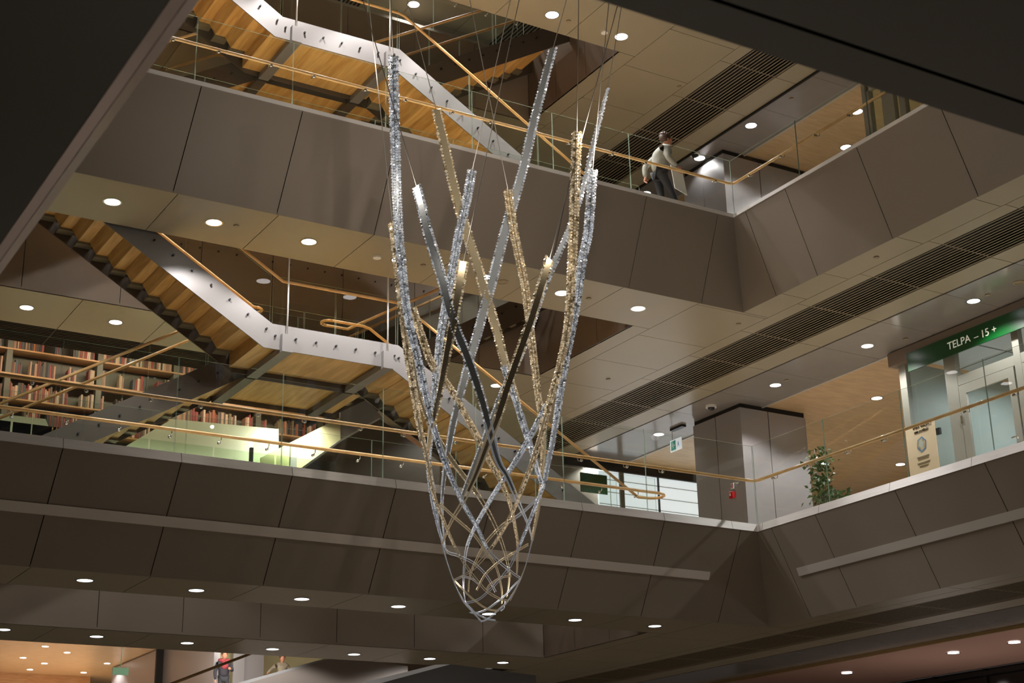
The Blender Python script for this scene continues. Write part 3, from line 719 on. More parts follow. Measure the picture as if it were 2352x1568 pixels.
# ------------------------------------------------------------------ glazed entrance with the green sign, right edge
XE = 20.6
t = thing('glazed_entrance', 'Aluminium framed glass entrance behind the middle balcony at the right edge', 'entrance', (XE, 19.6, F1))
def yz(px, py): q = at(px, py, X=XE); return q.y, q.z
ZH = S2 - .12
fr = mat('frame', srgb(150, 148, 138), .35, metal=.2)
box('header_beam', 'panel_rim', XE - .12, XE + .1, 12, 19.85, S2 - .28, S2 - .02, t)
for y0, y1 in ((19.55, 19.72), (18.32, 18.6), (16.85, 17.0), (15.3, 15.5)):
    box('post', fr, XE, XE + .12, y0, y1, F1, S2 - .2, t, .005)
for y0, y1 in ((17.0, 18.32), (15.5, 16.85), (12, 15.3)): box('transom', fr, XE + .006, XE + .1, y0, y1, 8.32, 8.5, t)
for y0, y1 in ((18.6, 19.55), (17.0, 18.32), (15.5, 16.85)):
    b = MB(); b.box(XE + .05, XE + .065, y0, y1, F1, S2 - .2); b.build('pane', 'glass', t)
for y0, y1, nm in ((17.02, 18.3, 0), (15.52, 16.83, 1)):
    d = box('door_leaf', fr, XE - .02, XE + .03, y1 - .16, y1, F1, 8.3, t)
    b = MB(); b.box(XE - .02, XE + .03, y0, y0 + .14, F1, 8.3); b.box(XE - .02, XE + .03, y0 + .14, y1 - .16, 8.13, 8.3); b.build('door_rail', fr, d)
    b = MB(); b.tube([(XE - .06, y0 + .07, 7.0), (XE - .06, y0 + .07, 7.05), (XE - .06, y0 + .2, 7.05)], .012, 6); b.build('handle', 'chrome', d)
    for zh in (6.6, 7.6): box('hinge', 'chrome', XE - .04, XE - .02, y1 - .02, y1 + .02, zh, zh + .14, d)
# room behind: white walls, ceiling panels
struct(box('wall_room', mat('roomwall', srgb(196, 206, 204), .4), 26.5, 26.6, 12, 19.6, F1, S2))
struct(box('wall_room.001', mat('roomwall2', srgb(196, 206, 204), .4), 20.75, 26.5, 19.62, 19.7, F1, S2 - .2))
b = MB()
for i in range(5):
    for j in range(6): b.box(20.8 + i * 1.1, 21.85 + i * 1.1, 12.2 + j * 1.2, 13.35 + j * 1.2, S2 - .25, S2 - .22)
struct(b.build('ceiling_room', mat('roomceil', srgb(210, 214, 222), .35)))
for y in (13.5, 16.2, 18.2):
    l = bpy.data.lights.new('room_lamp', 'AREA'); l.energy = 32; l.size = 1; l.color = (.9, .97, 1)
    o = bpy.data.objects.new('room_lamp', l); COL.objects.link(o); o.location = (23, y, S2 - .4)
t2 = thing('glazed_screen', 'White framed glass screen on the upper balcony at the top right, below the dark slab', 'glass screen', (20.7, 18.6, F2))
for px, w_ in ((1992, .1), (2042, .16), (2075, .08)):
    q = at(px, 262, X=20.7); box('post', fr, 20.7, 20.82, q.y - w_, q.y + w_, F2, S3 + .3, t2)
qa, qb = at(1992, 262, X=20.7), at(2110, 262, X=20.7); box('pane', 'glass_green', 20.75, 20.77, qb.y, qa.y, F2, S3 + .3, t2)
box('head_rail', fr, 20.7, 20.8, qb.y, qa.y, S3 + .1, S3 + .3, t2)
struct(box('wall_room.002', mat('roomwall3', srgb(170, 172, 140), .5), 23, 23.1, 8, qa.y, F2, S3 + .3))
# green sign
XS = XE - .14
c = [at(2084, 822, X=XS), at(2096, 852, X=XS), at(2352, 768, X=XS), at(2352, 712, X=XS)]
zt_ = S2 - .2; ztop_ = 9.13; zb_ = 8.90
p_tl = at(2083, 815, X=XS); p_bl = at(2090, 853, X=XS)
ytl = p_tl.y
sg = thing('entrance_sign', 'Long green sign over the glass entrance reading TELPA - 15 +', 'sign', (XS, 17, p_bl.z))
box('panel', 'green', XS - .01, XS + .02, 12, p_tl.y, p_bl.z, p_tl.z + .02, sg)
def text(s, size, loc, rot, m, parent, name='lettering', ext=.003, align='LEFT'):
    cu = bpy.data.curves.new(name, 'FONT'); cu.body = s; cu.size = size; cu.extrude = ext; cu.align_x = align; cu.align_y = 'CENTER'
    o = bpy.data.objects.new(name, cu); COL.objects.link(o); o.data.materials.append(M[m] if isinstance(m, str) else m)
    bpy.context.view_layer.update()
    me = bpy.data.meshes.new_from_object(o.evaluated_get(bpy.context.evaluated_depsgraph_get())); bpy.data.objects.remove(o)
    me.name = name; o = bpy.data.objects.new(name, me); COL.objects.link(o)
    mw = Matrix.Translation(loc) @ rot; o.parent = parent; o.matrix_parent_inverse = Matrix.Translation(-Vector(parent.location)); o.matrix_basis = mw
    return o
RX = Matrix(((0, 0, -1, 0), (-1, 0, 0, 0), (0, 1, 0, 0), (0, 0, 0, 1)))   # text reads along -Y, faces -X
a = at(2176, 797, X=XS - .015); b_ = at(2218, 784, X=XS - .015)
text('TELPA', .2, a, RX, 'letter', sg)
a = at(2237, 775, X=XS - .015); text('\u2013 15 +', .2, a, RX, 'letter', sg)

# poster stand beside the entrance
XP = 20.3
t = thing('poster', 'Beige event poster with a blue hexagon emblem beside the glass entrance', 'poster', (XP, 18.9, 6.6))
q0 = at(2079, 986, X=XP); q1 = at(2145, 962, X=XP); q2 = at(2158, 1075, X=XP)
yA, yBp = q0.y, q1.y; zA = at(2110, 972, X=XP).z
box('sheet', mat('poster', srgb(214, 196, 164), .6), XP, XP + .01, yBp, yA, 6.35, zA, t)
for yy in (yBp + .03, yA - .05): box('stand_leg', 'steel', XP + .01, XP + .03, yy, yy + .02, F1, 6.4, t)
cc = at(2117, 1020, X=XP - .004)
b = MB(); hx = [(math.cos(math.radians(60 * k + 20)) * .125, math.sin(math.radians(60 * k + 20)) * .15) for k in range(6)]
b.add([(XP - .004, cc.y - u, cc.z + v) for u, v in hx], [(0, 1, 2, 3, 4, 5)]); b.build('hexagon', mat('hexblue', srgb(84, 128, 168), .6), t)
b = MB(); b.add([(XP - .006, cc.y - u * .78, cc.z + v * .78) for u, v in hx], [(0, 1, 2, 3, 4, 5)]); b.build('hexagon_fill', mat('hexfill', srgb(176, 158, 118), .6, noise=.4, nscale=14), t)
b = MB(); b.add([(XP - .008, cc.y - math.cos(a) * .05, cc.z + math.sin(a) * .075) for a in [k * math.pi / 6 for k in range(12)]], [tuple(range(12))]); b.build('emblem', mat('emblem', srgb(170, 180, 168), .6), t)
ink = 'dark'
a = at(2096, 985, X=XP - .004); text('SPEKA VAKARS', .062, a, RX, ink, t, 'title'); a = at(2100, 995, X=XP - .004); text('BIBLIOT\u0112K\u0100!', .062, a, RX, ink, t, 'title')
b = MB()
for k, (wd_, z_) in enumerate([(.3, .22), (.28, .245), (.26, .27), (.32, .33), (.3, .355), (.24, .39), (.2, .41)]):
    b.box(XP - .004, XP, cc.y - wd_ / 2, cc.y + wd_ / 2, cc.z - z_ - .006, cc.z - z_)
b.build('text_lines', ink, t)
q = at(2155, 990, X=XE - .03); tag(box('card_reader', 'dark', XE - .05, XE, q.y - .05, q.y + .05, q.z - .06, q.z + .06), 'Small black card reader on the glass beside the poster', 'card reader')
q = at(2165, 1052, X=XE - .03)

# bright room seen under the handrails, centre right
t = thing('office_front', 'Brightly lit white glass-fronted room behind the handrail loop', 'glazed room', (18, 29, F1))
YF = 28.9
a0 = at(1374, 1090, Y=YF); a1 = at(1605, 1110, Y=YF)
box('light_wall', 'roomlight', a0.x, a1.x + .8, YF, YF + .05, F1, a1.z - .0, t)
for px in (1428, 1512):
    q = at(px, 1100, Y=YF - .05); box('mullion', 'upright' if px == 1428 else 'dark', q.x - (.06 if px == 1428 else .015), q.x + (.06 if px == 1428 else .015), YF - .06, YF - .01, F1, a1.z + .1, t)
box('lintel', 'gap', a0.x - 1, a1.x + .8, YF - .08, YF - .02, a1.z, min(a1.z + .5, S2 - .02), t)
for k in range(5): box('ceiling_line', 'slat', a0.x, a1.x + .8, YF - .012, YF - .002, a1.z - .22 - k * .3, a1.z - .205 - k * .3, t)
b = MB(); qa = at(1335, 1128, Y=28.0); qb = at(1394, 1092, Y=28.0)
b.box(qa.x, qb.x, 28.0, 28.03, qa.z, qb.z); b.build('green_panel', 'green', t)
# timber wall piece behind column
# ------------------------------------------------------------------ potted tree behind the middle column
t = thing('potted_tree', 'Leafy green indoor tree beside the right edge of the middle steel column', 'plant', (20.1, 22.3, F1))
pc = at(1885, 1120, X=20.4)
b = MB(); b.smooth = True; b.tube([(pc.x, pc.y, F1), (pc.x + .02, pc.y, 6.6), (pc.x - .03, pc.y + .05, 8.0)], [.03, .022, .01], 8); b.build('trunk', 'bark', t)
b = MB(); b.smooth = True; b.tube([(pc.x, pc.y, F1), (pc.x, pc.y, F1 + .3)], [.18, .24], 16); b.build('pot', 'dark', t)
b = MB()
def leaf(c, s, r):
    d = Euler((random.uniform(-1.2, 1.2), random.uniform(-1, 1), random.uniform(0, 6.28))).to_matrix()
    pts = [(0, 0, 0), (s * .35, s * .5, .01), (0, s * 1.1, -.02), (-s * .35, s * .5, .01)]
    b.add([Vector(c) + d @ Vector(p) for p in pts], [(0, 1, 2, 3)])
for k in range(420):
    u = random.random(); px = random.gauss(1887, 14) if u < .75 else random.uniform(1890, 1960)
    py = random.uniform(1032, 1155) if u < .75 else random.gauss(1140, 8)
    dx = random.uniform(-.25, .25); q = at(px, py, X=pc.x + dx); leaf(q, random.uniform(.07, .13), 0)
b.build('foliage', 'leaf', t)

# ------------------------------------------------------------------ far hall, lower left
ZC = 8.0
struct(box('ceiling_hall', 'woodceil', -2, 34, 46, 66, ZC, ZC + .1))
w0 = at(0, 1543, Z=ZC); w1 = at(190, 1555, Z=ZC)
struct(box('wall_hall', 'woodshelf', -2, w1.x + .2, w0.y, w0.y + .2, 4, ZC))
struct(box('floor_hall', 'floor', -2, 34, 44, 66, 5.0, 5.2))
g0 = at(262, 1530, Z=ZC)
struct(box('wall_hall.001', 'column', g0.x, g0.x + .2, 47, 58, 5.2, ZC - .05))
q0 = at(330, 1510, Y=50); q1 = at(470, 1500, Y=50); q2 = at(560, 1500, Y=50)
def hp(x0, x1, y, m, nm, z1=7.9):
    a = at(x0, 1520, Y=y); c_ = at(x1, 1520, Y=y); return struct(box(nm, m, a.x, c_.x, y, y + .15, 5.2, z1))
hp(360, 410, 52, 'gap', 'wall_pier'); hp(410, 440, 51, 'column', 'wall_pier.001'); hp(441, 482, 52.5, 'column', 'wall_pier.002'); hp(478, 536, 48.5, 'yellow', 'wall_pier.003')
hp(536, 562, 48, 'column', 'wall_pier.004'); hp(562, 606, 48.2, 'column', 'wall_pier.005'); hp(606, 780, 50, 'yellow', 'wall_pier.006')
a = at(443, 1520, Y=52.3); c_ = at(478, 1520, Y=52.3)
tag(box('glazed_room', 'roomlight', a.x, c_.x, 52.3, 52.35, 5.3, 7.7), 'Brightly lit white glazed room in the far hall, left of the person in dark coat', 'glazed room')
for i, (px, py, w) in enumerate([(104, 1484, 'topmost'), (154, 1498, 'right-hand'), (53, 1510, 'leftmost'), (102, 1523, 'middle'), (69, 1537, 'lowest'), (246, 1523, 'rightmost, by the glass wall'), (192, 1544, 'near the corner of the hall')]):
    p = at(px, py, Z=ZC); downlight(p.x, p.y, ZC, .11, 'The %s small downlight in the far timber-ceilinged hall, lower left' % w, 'small downlights of the far hall', power=230 if i % 2 == 0 else 150)
l = bpy.data.lights.new('wall_washer', 'SPOT'); l.energy = 300; l.spot_size = 1.2; l.color = (1, .8, .5)
o = bpy.data.objects.new('wall_washer', l); COL.objects.link(o); q = at(205, 1548, Z=ZC); o.location = (q.x, q.y - .3, ZC - .2)
l = bpy.data.lights.new('hall_lamp', 'AREA'); l.energy = 420; l.size = 6; l.color = (1, .95, .88)  # added area light brightening the hall piers, no fitting
o = bpy.data.objects.new('hall_lamp', l); COL.objects.link(o); o.location = (16, 45.5, 7.4); o.rotation_euler = Euler((math.radians(50), 0, 0))
q = at(277, 1542, Y=47); b = MB(); b.box(q.x - .25, q.x + .25, 47, 47.04, q.z - .1, q.z + .12); b.box(q.x - .01, q.x + .01, 47, 47.02, q.z + .12, ZC); tag(b.build('exit_sign', 'green'), 'Small lit green sign over a door in the far hall, lower left', 'sign')
# gallery parapets at the bottom edge
def parapet(pa, pb, z, label, drop=.5):
    a = at(*pa, Z=z); c_ = at(*pb, Z=z); d = (c_ - a).normalized(); n = Vector((-d.y, d.x, 0)) * .25
    t = thing('parapet', label, 'parapet', a)
    b = MB(); b.hexa([a, c_, c_ + n, a + n, a + Vector((0, 0, .1)), c_ + Vector((0, 0, .1)), c_ + n + Vector((0, 0, .1)), a + n + Vector((0, 0, .1))]); b.build('coping', 'trim', t)
    return t
for pts, z, lab in (([(548, 1575), (772, 1508), (760, 1508), (520, 1575)], 2.6, 'Grey stair flank rising to the right at the bottom edge, by two far people'),
                    ([(850, 1575), (1035, 1525), (1000, 1526), (800, 1575)], 2.6, 'Pale sloping stair edge at the bottom edge, under the chandelier tip')):
    Yp = 28 if 'people' in lab else 21.6
    t = thing('stair_flank', lab, 'stair', at(*pts[0], Y=Yp))
    q = [at(*p, Y=Yp) for p in pts]
    b = MB(); b.hexa([q[0], q[1], q[1] + Vector((0, .15, 0)), q[0] + Vector((0, .15, 0)), q[3], q[2], q[2] + Vector((0, .15, 0)), q[3] + Vector((0, .15, 0))])
    b.build('edge_strip', 'steel', t)
    b = MB(); dn = at(pts[1][0], 1700, Y=Yp); q5 = q[1] + Vector((6, 0, .0)); b.add([q[0], q[1], Vector((q[1].x + 1.6, Yp, q[1].z - .1)), Vector((q[1].x + 1.6, Yp, -1.6)), Vector((q[0].x, Yp, -1.6))], [(0, 1, 2, 3, 4)])
    b.build('side_panel', mat('flankgrey', srgb(170, 158, 148) if 'people' in lab else srgb(66, 62, 58), .5), t)
for x in (11, 15):
    l = bpy.data.lights.new('recess_lamp', 'SPOT'); l.energy = 120; l.spot_size = 2.6; l.shadow_soft_size = .1; l.color = WHITE  # added spots that light the stair edge strips
    o = bpy.data.objects.new('recess_lamp', l); COL.objects.link(o); o.location = (x, 26.6, 4.6)
rl = thing('stair_rail', 'Thin wooden handrail rising to the right past the far people, bottom edge', 'handrail', at(400, 1560, Y=30.4))
rail(rl, [at(380, 1575, Y=30.4), at(585, 1497, Y=30.4), at(620, 1483, Y=30.4)], .03)
# dark glazed lower right
b = MB()
struct(box('ceiling_pink', mat('pinkceil', srgb(190, 152, 136), .3), 20.62, 24.5, 3, 30, S1 + .01, S1 + .06))
gw = thing('glazed_wall', 'Dark glazed wall with slim posts in the lower right corner', 'glazed wall', (24.5, 20, 2))
for k in range(14): box('post', 'dark', 24.5, 24.6, 8 + k * 1.4, 8.08 + k * 1.4, 0, S1, gw)
b = MB(); b.box(24.55, 24.57, 3, 30, 0, S1); b.build('pane', mat('darkglass', srgb(26, 26, 24), .08), gw)
box('rail', 'dark', 24.4, 24.5, 3, 30, S1 - .14, S1 - .06, gw)
struct(box('trim_7', mat('brass', srgb(190, 160, 110), .3, metal=.6), 20.56, 20.62, 3, 29, S1 - .06, S1 + .05))
for y in (13, 17, 21):
    l = bpy.data.lights.new('pink_lamp', 'AREA'); l.energy = 24; l.size = 2; l.color = (1, .88, .82)  # fill lights aimed up to brighten the pink soffit
    o = bpy.data.objects.new('pink_lamp', l); COL.objects.link(o); o.location = (22.4, y, 1.2); o.rotation_euler = Euler((math.pi, 0, 0))

# ------------------------------------------------------------------ the hanging chandelier
SY = [100, 200, 390, 500, 600, 700, 850, 950, 1050, 1150, 1240, 1330, 1380, 1400, 1430]
SLF = [888, 892, 896, 899, 904, 914, 937, 951, 975, 992, 1012, 1040, 1064, 1080, 1100]
SRT = [1408, 1404, 1386, 1364, 1346, 1326, 1294, 1276, 1260, 1241, 1226, 1197, 1171, 1154, 1132]
def interp(y, ys, vs):
    if y <= ys[0]: return vs[0]
    for i in range(len(ys) - 1):
        if y <= ys[i + 1]:
            u = (y - ys[i]) / (ys[i + 1] - ys[i]); return vs[i] * (1 - u) + vs[i + 1] * u
    return vs[-1]
DC = math.hypot(9.2, 15.8)
CAX = Vector((9.2, 15.8, 0))
def c3(x, y, s):
    l, r = interp(y, SY, SLF), interp(y, SY, SRT); cx_, R = (l + r) / 2, (r - l) / 2
    u = max(-1, min(1, (x - cx_) / R)); d = ray(x, y); Rm = R / FPX * DC
    dist = DC - s * math.sqrt(max(0, 1 - u * u)) * Rm * .9
    return d * (dist / math.hypot(d.x, d.y))
def wid(y): return interp(y, [100, 600, 850, 1000, 1100, 1200, 1300, 1430], [.145, .125, .1, .078, .056, .04, .028, .016])
def spline(P, n=8):
    out = []
    for i in range(len(P) - 1):
        p0, p1, p2, p3 = P[max(i - 1, 0)], P[i], P[i + 1], P[min(i + 2, len(P) - 1)]
        for k in range(n):
            t = k / n
            out.append(tuple(.5 * (2 * p1[j] + (p2[j] - p0[j]) * t + (2 * p0[j] - 5 * p1[j] + 4 * p2[j] - p3[j]) * t * t + (3 * p1[j] - p0[j] - 3 * p2[j] + p3[j]) * t ** 3) for j in range(len(p1))))
    out.append(tuple(P[-1])); return out
CH = thing('chandelier', 'Huge hanging basket-shaped chandelier of crossing silver and gold crystal bars', 'chandelier', (9.2, 15.8, 3.0))
def arm(px, gold, style, label=None):
    n = 6
    pp = spline([(p[0], p[1], p[2]) for p in px], n)
    pts = [c3(*p) for p in pp]; ws = [wid(p[1]) for p in pp]
    # resample evenly
    b = MB(); k = len(pts); frames = []
    for i in range(k):
        T = (pts[min(i + 1, k - 1)] - pts[max(i - 1, 0)]).normalized()
        o_ = Vector((pts[i].x - CAX.x, pts[i].y - CAX.y, 0)); 
        if o_.length < .05: o_ = Vector((-.5, -.86, 0))
        N = (o_.normalized() - T * T.dot(o_.normalized())).normalized(); B = T.cross(N).normalized()
        frames.append((T, N, B))
    vs = []; k_end = None
    for i in range(k):
        T, N, B = frames[i]; w = ws[i]; p = pts[i]; th = max(.007, w * (.16 if style == 'plate' else .3)); hw = w * (.36 if style == 'plate' else .28)
        if w < .05 and i > 1 and k_end is None: k_end = i
        vs += [p + B * hw + N * th / 2, p - B * hw + N * th / 2, p - B * hw - N * th / 2, p + B * hw - N * th / 2]
    thin = max(ws) < .06
    kk = k if k_end is None else k_end; vs = vs[:kk * 4]
    fs = [(0, 1, 2, 3), tuple((kk - 1) * 4 + j for j in (3, 2, 1, 0))]
    for i in range(kk - 1):
        for j in range(4): fs.append((i * 4 + j, i * 4 + (j + 1) % 4, (i + 1) * 4 + (j + 1) % 4, (i + 1) * 4 + j))
    if thin:
        for sgn in (1, -1): b.tube([pts[i] + frames[i][2] * ws[i] * .34 * sgn for i in range(k)], [max(.005, ws[i] * .2) for i in range(k)], 6)
    else: b.add(vs, fs)
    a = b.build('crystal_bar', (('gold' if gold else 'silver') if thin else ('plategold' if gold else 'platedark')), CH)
    if label: a['label'] = label
    # bright thin edge rails for the part where the bar has thinned
    if not thin:
        bb = MB(); acc = 0; rc = random.Random(int(px[0][0] * 7 + px[0][1]))
        for i in range(k - 1):
            seg = (pts[i + 1] - pts[i]); L = seg.length; T, N, B = frames[i]
            d = acc
            w = ws[i]; sp = w * (.36 if style == 'plate' else .3); r = w * (.2 if style == 'plate' else .17)
            if w > .034:
                while d < L:
                    c0 = pts[i] + seg * (d / L)
                    if style == 'plate': offs = [(w * .47, 0), (-w * .47, 0)]
                    else: offs = [(w * .4 * math.cos(q_), .4 * math.sin(q_)) for q_ in [j_ * math.pi / 4 for j_ in range(8)]]
                    for m_, (ob, on) in enumerate(offs):
                        c = c0 + B * ob + N * (on * w) + T * ((m_ % 2) * sp * .5)
                        rr = r * rc.uniform(.85, 1.15); bb.mi = rc.choice((0, 0, 0, 1, 1, 1, 2)); ax = Euler((rc.uniform(-.5, .5), rc.uniform(-.5, .5), rc.uniform(0, 3))).to_matrix()
                        q = [c + ax @ Vector(v) * rr for v in ((1, 0, 0), (0, 1, 0), (-1, 0, 0), (0, -1, 0), (0, 0, 1), (0, 0, -1))]
                        bb.add(q, [(0, 1, 4), (1, 2, 4), (2, 3, 4), (3, 0, 4), (1, 0, 5), (2, 1, 5), (3, 2, 5), (0, 3, 5)])
                    d += sp
            else: d = L
            acc = max(0, d - L)
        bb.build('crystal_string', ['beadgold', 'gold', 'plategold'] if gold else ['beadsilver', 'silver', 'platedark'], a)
        bb = MB(); 
        idx = [i for i in range(k) if ws[i] < .085]
        if len(idx) > 2:
            for sgn in (1, -1):
                bb.tube([pts[i] + frames[i][2] * ws[i] * .46 * sgn + frames[i][1] * ws[i] * .1 for i in idx], [max(.005, ws[i] * .2) for i in idx], 5)
            bb.build('edge_rod', 'gold' if gold else 'silver', a)
    return pts[0]
F, Bk = 1, -1
A = {}
A['A'] = arm([(903, 130, F), (907, 300, F), (914, 500, F), (922, 600, F), (936, 721, F), (960, 823, F), (980, 915, F), (997, 983, F), (1024, 1065, F), (1062, 1152, F), (1095, 1209, F), (1124, 1267, F), (1169, 1309, F), (1194, 1327, 0.3)], 0, 'bead', 'Longest silver crystal bar, at the left edge')
A['B'] = arm([(902, 517, F), (909, 560, F), (922, 687, F), (936, 806, F), (949, 891, F), (966, 993, F), (980, 1047, F), (995, 1129, F), (1009, 1171, F), (1035, 1234, F), (1056, 1275, F), (1081, 1314, F), (1104, 1342, F), (1120, 1359, F), (1146, 1374, F), (1167, 1380, .5)], 1, 'bead', 'Gold crystal bar at the left edge')
A['C'] = arm([(957, 428, F), (970, 480, F), (983, 534, F), (1014, 636, F), (1041, 738, F), (1075, 823, F), (1109, 925, F), (1141, 1050, F), (1165, 1095, F), (1192, 1158, F), (1213, 1205, .6), (1222, 1241, 0)], 0, 'plate')
A['D'] = arm([(1002, 252, Bk), (1020, 330, Bk), (1045, 440, Bk), (1072, 534, Bk), (1099, 619, Bk), (1116, 680, Bk), (1140, 755, Bk), (1160, 835, Bk), (1190, 930, Bk)], 1, 'plate')
A['D2'] = arm([(1158, 842, Bk), (1184, 918, Bk), (1205, 985, Bk), (1225, 1047, Bk), (1243, 1105, -.2)], 0, 'bead')
A['E'] = arm([(1084, 393, Bk), (1072, 460, Bk), (1055, 534, Bk), (1034, 646, Bk), (1014, 755, Bk), (1004, 840, Bk), (997, 915, Bk), (987, 1020, Bk), (985, 1065, -.5), (997, 1130, 0)], 0, 'bead')
A['F'] = arm([(1065, 600, F), (1056, 650, F), (1045, 714, F), (1028, 806, F), (1011, 898, F), (994, 976, F), (984, 1040, .5), (984, 1080, 0)], 1, 'plate')
A['G'] = arm([(1270, 112, Bk), (1228, 272, Bk), (1201, 391, Bk), (1160, 531, Bk), (1133, 636, Bk), (1113, 707, Bk), (1092, 782, Bk), (1075, 840, Bk), (1048, 942, Bk), (1031, 1027, Bk), (1018, 1114, Bk), (1016, 1180, Bk), (1022, 1250, -.6)], 0, 'plate')
A['H'] = arm([(1167, 439, Bk), (1181, 534, Bk), (1205, 653, Bk), (1218, 755, Bk), (1232, 874, Bk), (1245, 976, Bk), (1247, 1050, -.8), (1240, 1140, -.6), (1222, 1240, -.3)], 1, 'bead')
A['I'] = arm([(1396, 204, -.3), (1361, 340, Bk), (1337, 442, Bk), (1300, 544, Bk), (1252, 653, Bk), (1222, 740, Bk), (1201, 799, Bk), (1157, 898, Bk), (1120, 993, Bk), (1095, 1056, Bk), (1077, 1101, Bk), (1063, 1137, Bk)], 0, 'plate')
A['J'] = arm([(1262, 594, F), (1242, 660, F), (1218, 738, F), (1194, 806, F), (1167, 884, F), (1143, 959, F), (1123, 1010, F), (1106, 1056, F), (1088, 1101, F), (1062, 1155, F), (1037, 1197, F), (1016, 1249, .2)], 1, 'plate')
A['K'] = arm([(1325, 306, F), (1320, 442, F), (1317, 534, F), (1307, 721, F), (1286, 840, F), (1262, 925, F), (1245, 993, F), (1222, 1063, F), (1202, 1114, F), (1179, 1171, F), (1152, 1222, F), (1122, 1267, F), (1095, 1298, F), (1076, 1315, F), (1042, 1333, .2)], 1, 'bead', 'Gold crystal bar at the right')
A['L'] = arm([(1361, 391, F), (1351, 531, F), (1337, 600, F), (1320, 721, F), (1300, 823, F), (1286, 908, F), (1273, 993, F), (1259, 1063, F), (1248, 1114, F), (1216, 1197, F), (1203, 1229, F), (1184, 1272, F), (1165, 1309, F), (1120, 1359, F), (1095, 1378, F), (1069, 1384, .4)], 0, 'bead')
A['M'] = arm([(948, 708, Bk), (980, 806, Bk), (1000, 847, Bk), (1034, 891, Bk), (1068, 952, Bk), (1109, 1027, Bk), (1124, 1058, Bk), (1150, 1104, Bk), (1169, 1150, Bk), (1176, 1175, Bk), (1184, 1216, Bk), (1189, 1253, Bk), (1187, 1319, Bk)], 1, 'bead')
A['N'] = arm([(945, 800, -.5), (956, 877, Bk), (977, 952, Bk), (1031, 1047, Bk), (1076, 1107, Bk), (1114, 1162, Bk), (1143, 1220, Bk), (1162, 1278, Bk), (1169, 1326, Bk), (1164, 1370, -.7)], 1, 'plate')
A['O'] = arm([(1256, 930, -.8), (1232, 976, Bk), (1189, 1050, Bk), (1158, 1098, Bk), (1127, 1147, Bk), (1095, 1203, Bk), (1076, 1246, Bk), (1068, 1285, Bk), (1065, 1345, Bk), (1070, 1385, -.6)], 0, 'bead')
for px, g in [([(1222, 1241, .3), (1210, 1290, 0), (1195, 1330, 0), (1168, 1378, .3), (1145, 1400, F), (1120, 1421, F), (1105, 1427, F)], 0),
              ([(1016, 1249, .2), (1028, 1295, 0), (1042, 1333, 0), (1062, 1378, 0), (1086, 1405, F), (1105, 1426, F)], 0),
              ([(984, 1080, -.4), (990, 1130, -.4), (1004, 1200, -.4), (1025, 1262, -.5), (1051, 1275, Bk), (1087, 1292, Bk), (1118, 1322, Bk), (1138, 1359, Bk)], 0),
              ([(1213, 1250, -.2), (1184, 1267, Bk), (1148, 1289, Bk), (1115, 1319, Bk), (1095, 1355, Bk)], 1),
              ([(1042, 1333, -.2), (1060, 1325, Bk), (1082, 1328, Bk), (1101, 1342, Bk)], 0),
              ([(1044, 1333, .3), (1060, 1350, F), (1086, 1375, F), (1119, 1398, F), (1146, 1402, F)], 1),
              ([(1197, 1328, .2), (1180, 1345, F), (1159, 1368, F), (1120, 1398, F), (1094, 1407, F), (1078, 1406, .3)], 0),
              ([(1069, 1384, .3), (1082, 1397, F), (1095, 1409, F), (1120, 1421, F), (1138, 1424, F)], 0),
              ([(1175, 1322, -.5), (1152, 1326, Bk), (1127, 1341, Bk), (1118, 1354, Bk)], 1),
              ([(1011, 1158, -.3), (1044, 1188, Bk), (1086, 1225, Bk), (1108, 1254, Bk), (1120, 1273, Bk), (1139, 1300, Bk), (1152, 1351, Bk), (1153, 1386, Bk)], 1),
              ([(1230, 1148, -.3), (1202, 1175, Bk), (1171, 1197, Bk)], 0),
              ([(1171, 1197, Bk), (1153, 1207, Bk), (1116, 1246, Bk), (1088, 1299, Bk), (1079, 1326, Bk), (1076, 1359, Bk)], 1),
              ([(1241, 1150, 0), (1236, 1185, 0), (1222, 1245, 0), (1200, 1320, 0), (1172, 1379, 0)], 1),
              ([(997, 1130, 0), (1005, 1175, 0), (1014, 1245, -.2), (1030, 1300, -.3), (1046, 1345, -.4), (1068, 1384, -.4)], 0),
              ([(1150, 1402, -.5), (1158, 1396, -.6), (1160, 1380, -.7)], 0)]:
    arm(px, g, 'bead')
for key, (px, py) in {'A': (895, -60), 'B': (840, -60), 'C': (816, -60), 'D': (920, -60), 'E': (1186, -60), 'F': (1205, -60), 'G': (1318, -60), 'H': (1067, -60), 'I': (1440, -60), 'J': (1438, -60), 'K': (1330, -60), 'L': (1405, -60)}.items():
    s = A[key]; d = ray(px, py); e_ = d * (math.hypot(s.x, s.y) * 1.0 / math.hypot(d.x, d.y))
    b = MB(); b.tube([s, e_], .006, 5); b.build('suspension_wire', 'wire', CH)
for key in ('C', 'K', 'K', 'L', 'A', 'I', 'G', 'J', 'F'):
    for dz_, e in ((.12, GLOW),):
        l = bpy.data.lights.new('crystal_glow', 'POINT'); l.energy = e * {'C': .55, 'J': .14, 'F': .14}.get(key, 1); l.shadow_soft_size = .03; l.color = (1, .9, .78)
        o = bpy.data.objects.new('crystal_glow', l); COL.objects.link(o); q = A[key]; o.location = q + (q - Vector((9.2, 15.8, q.z))).normalized() * .3 + Vector((0, .15, 0))

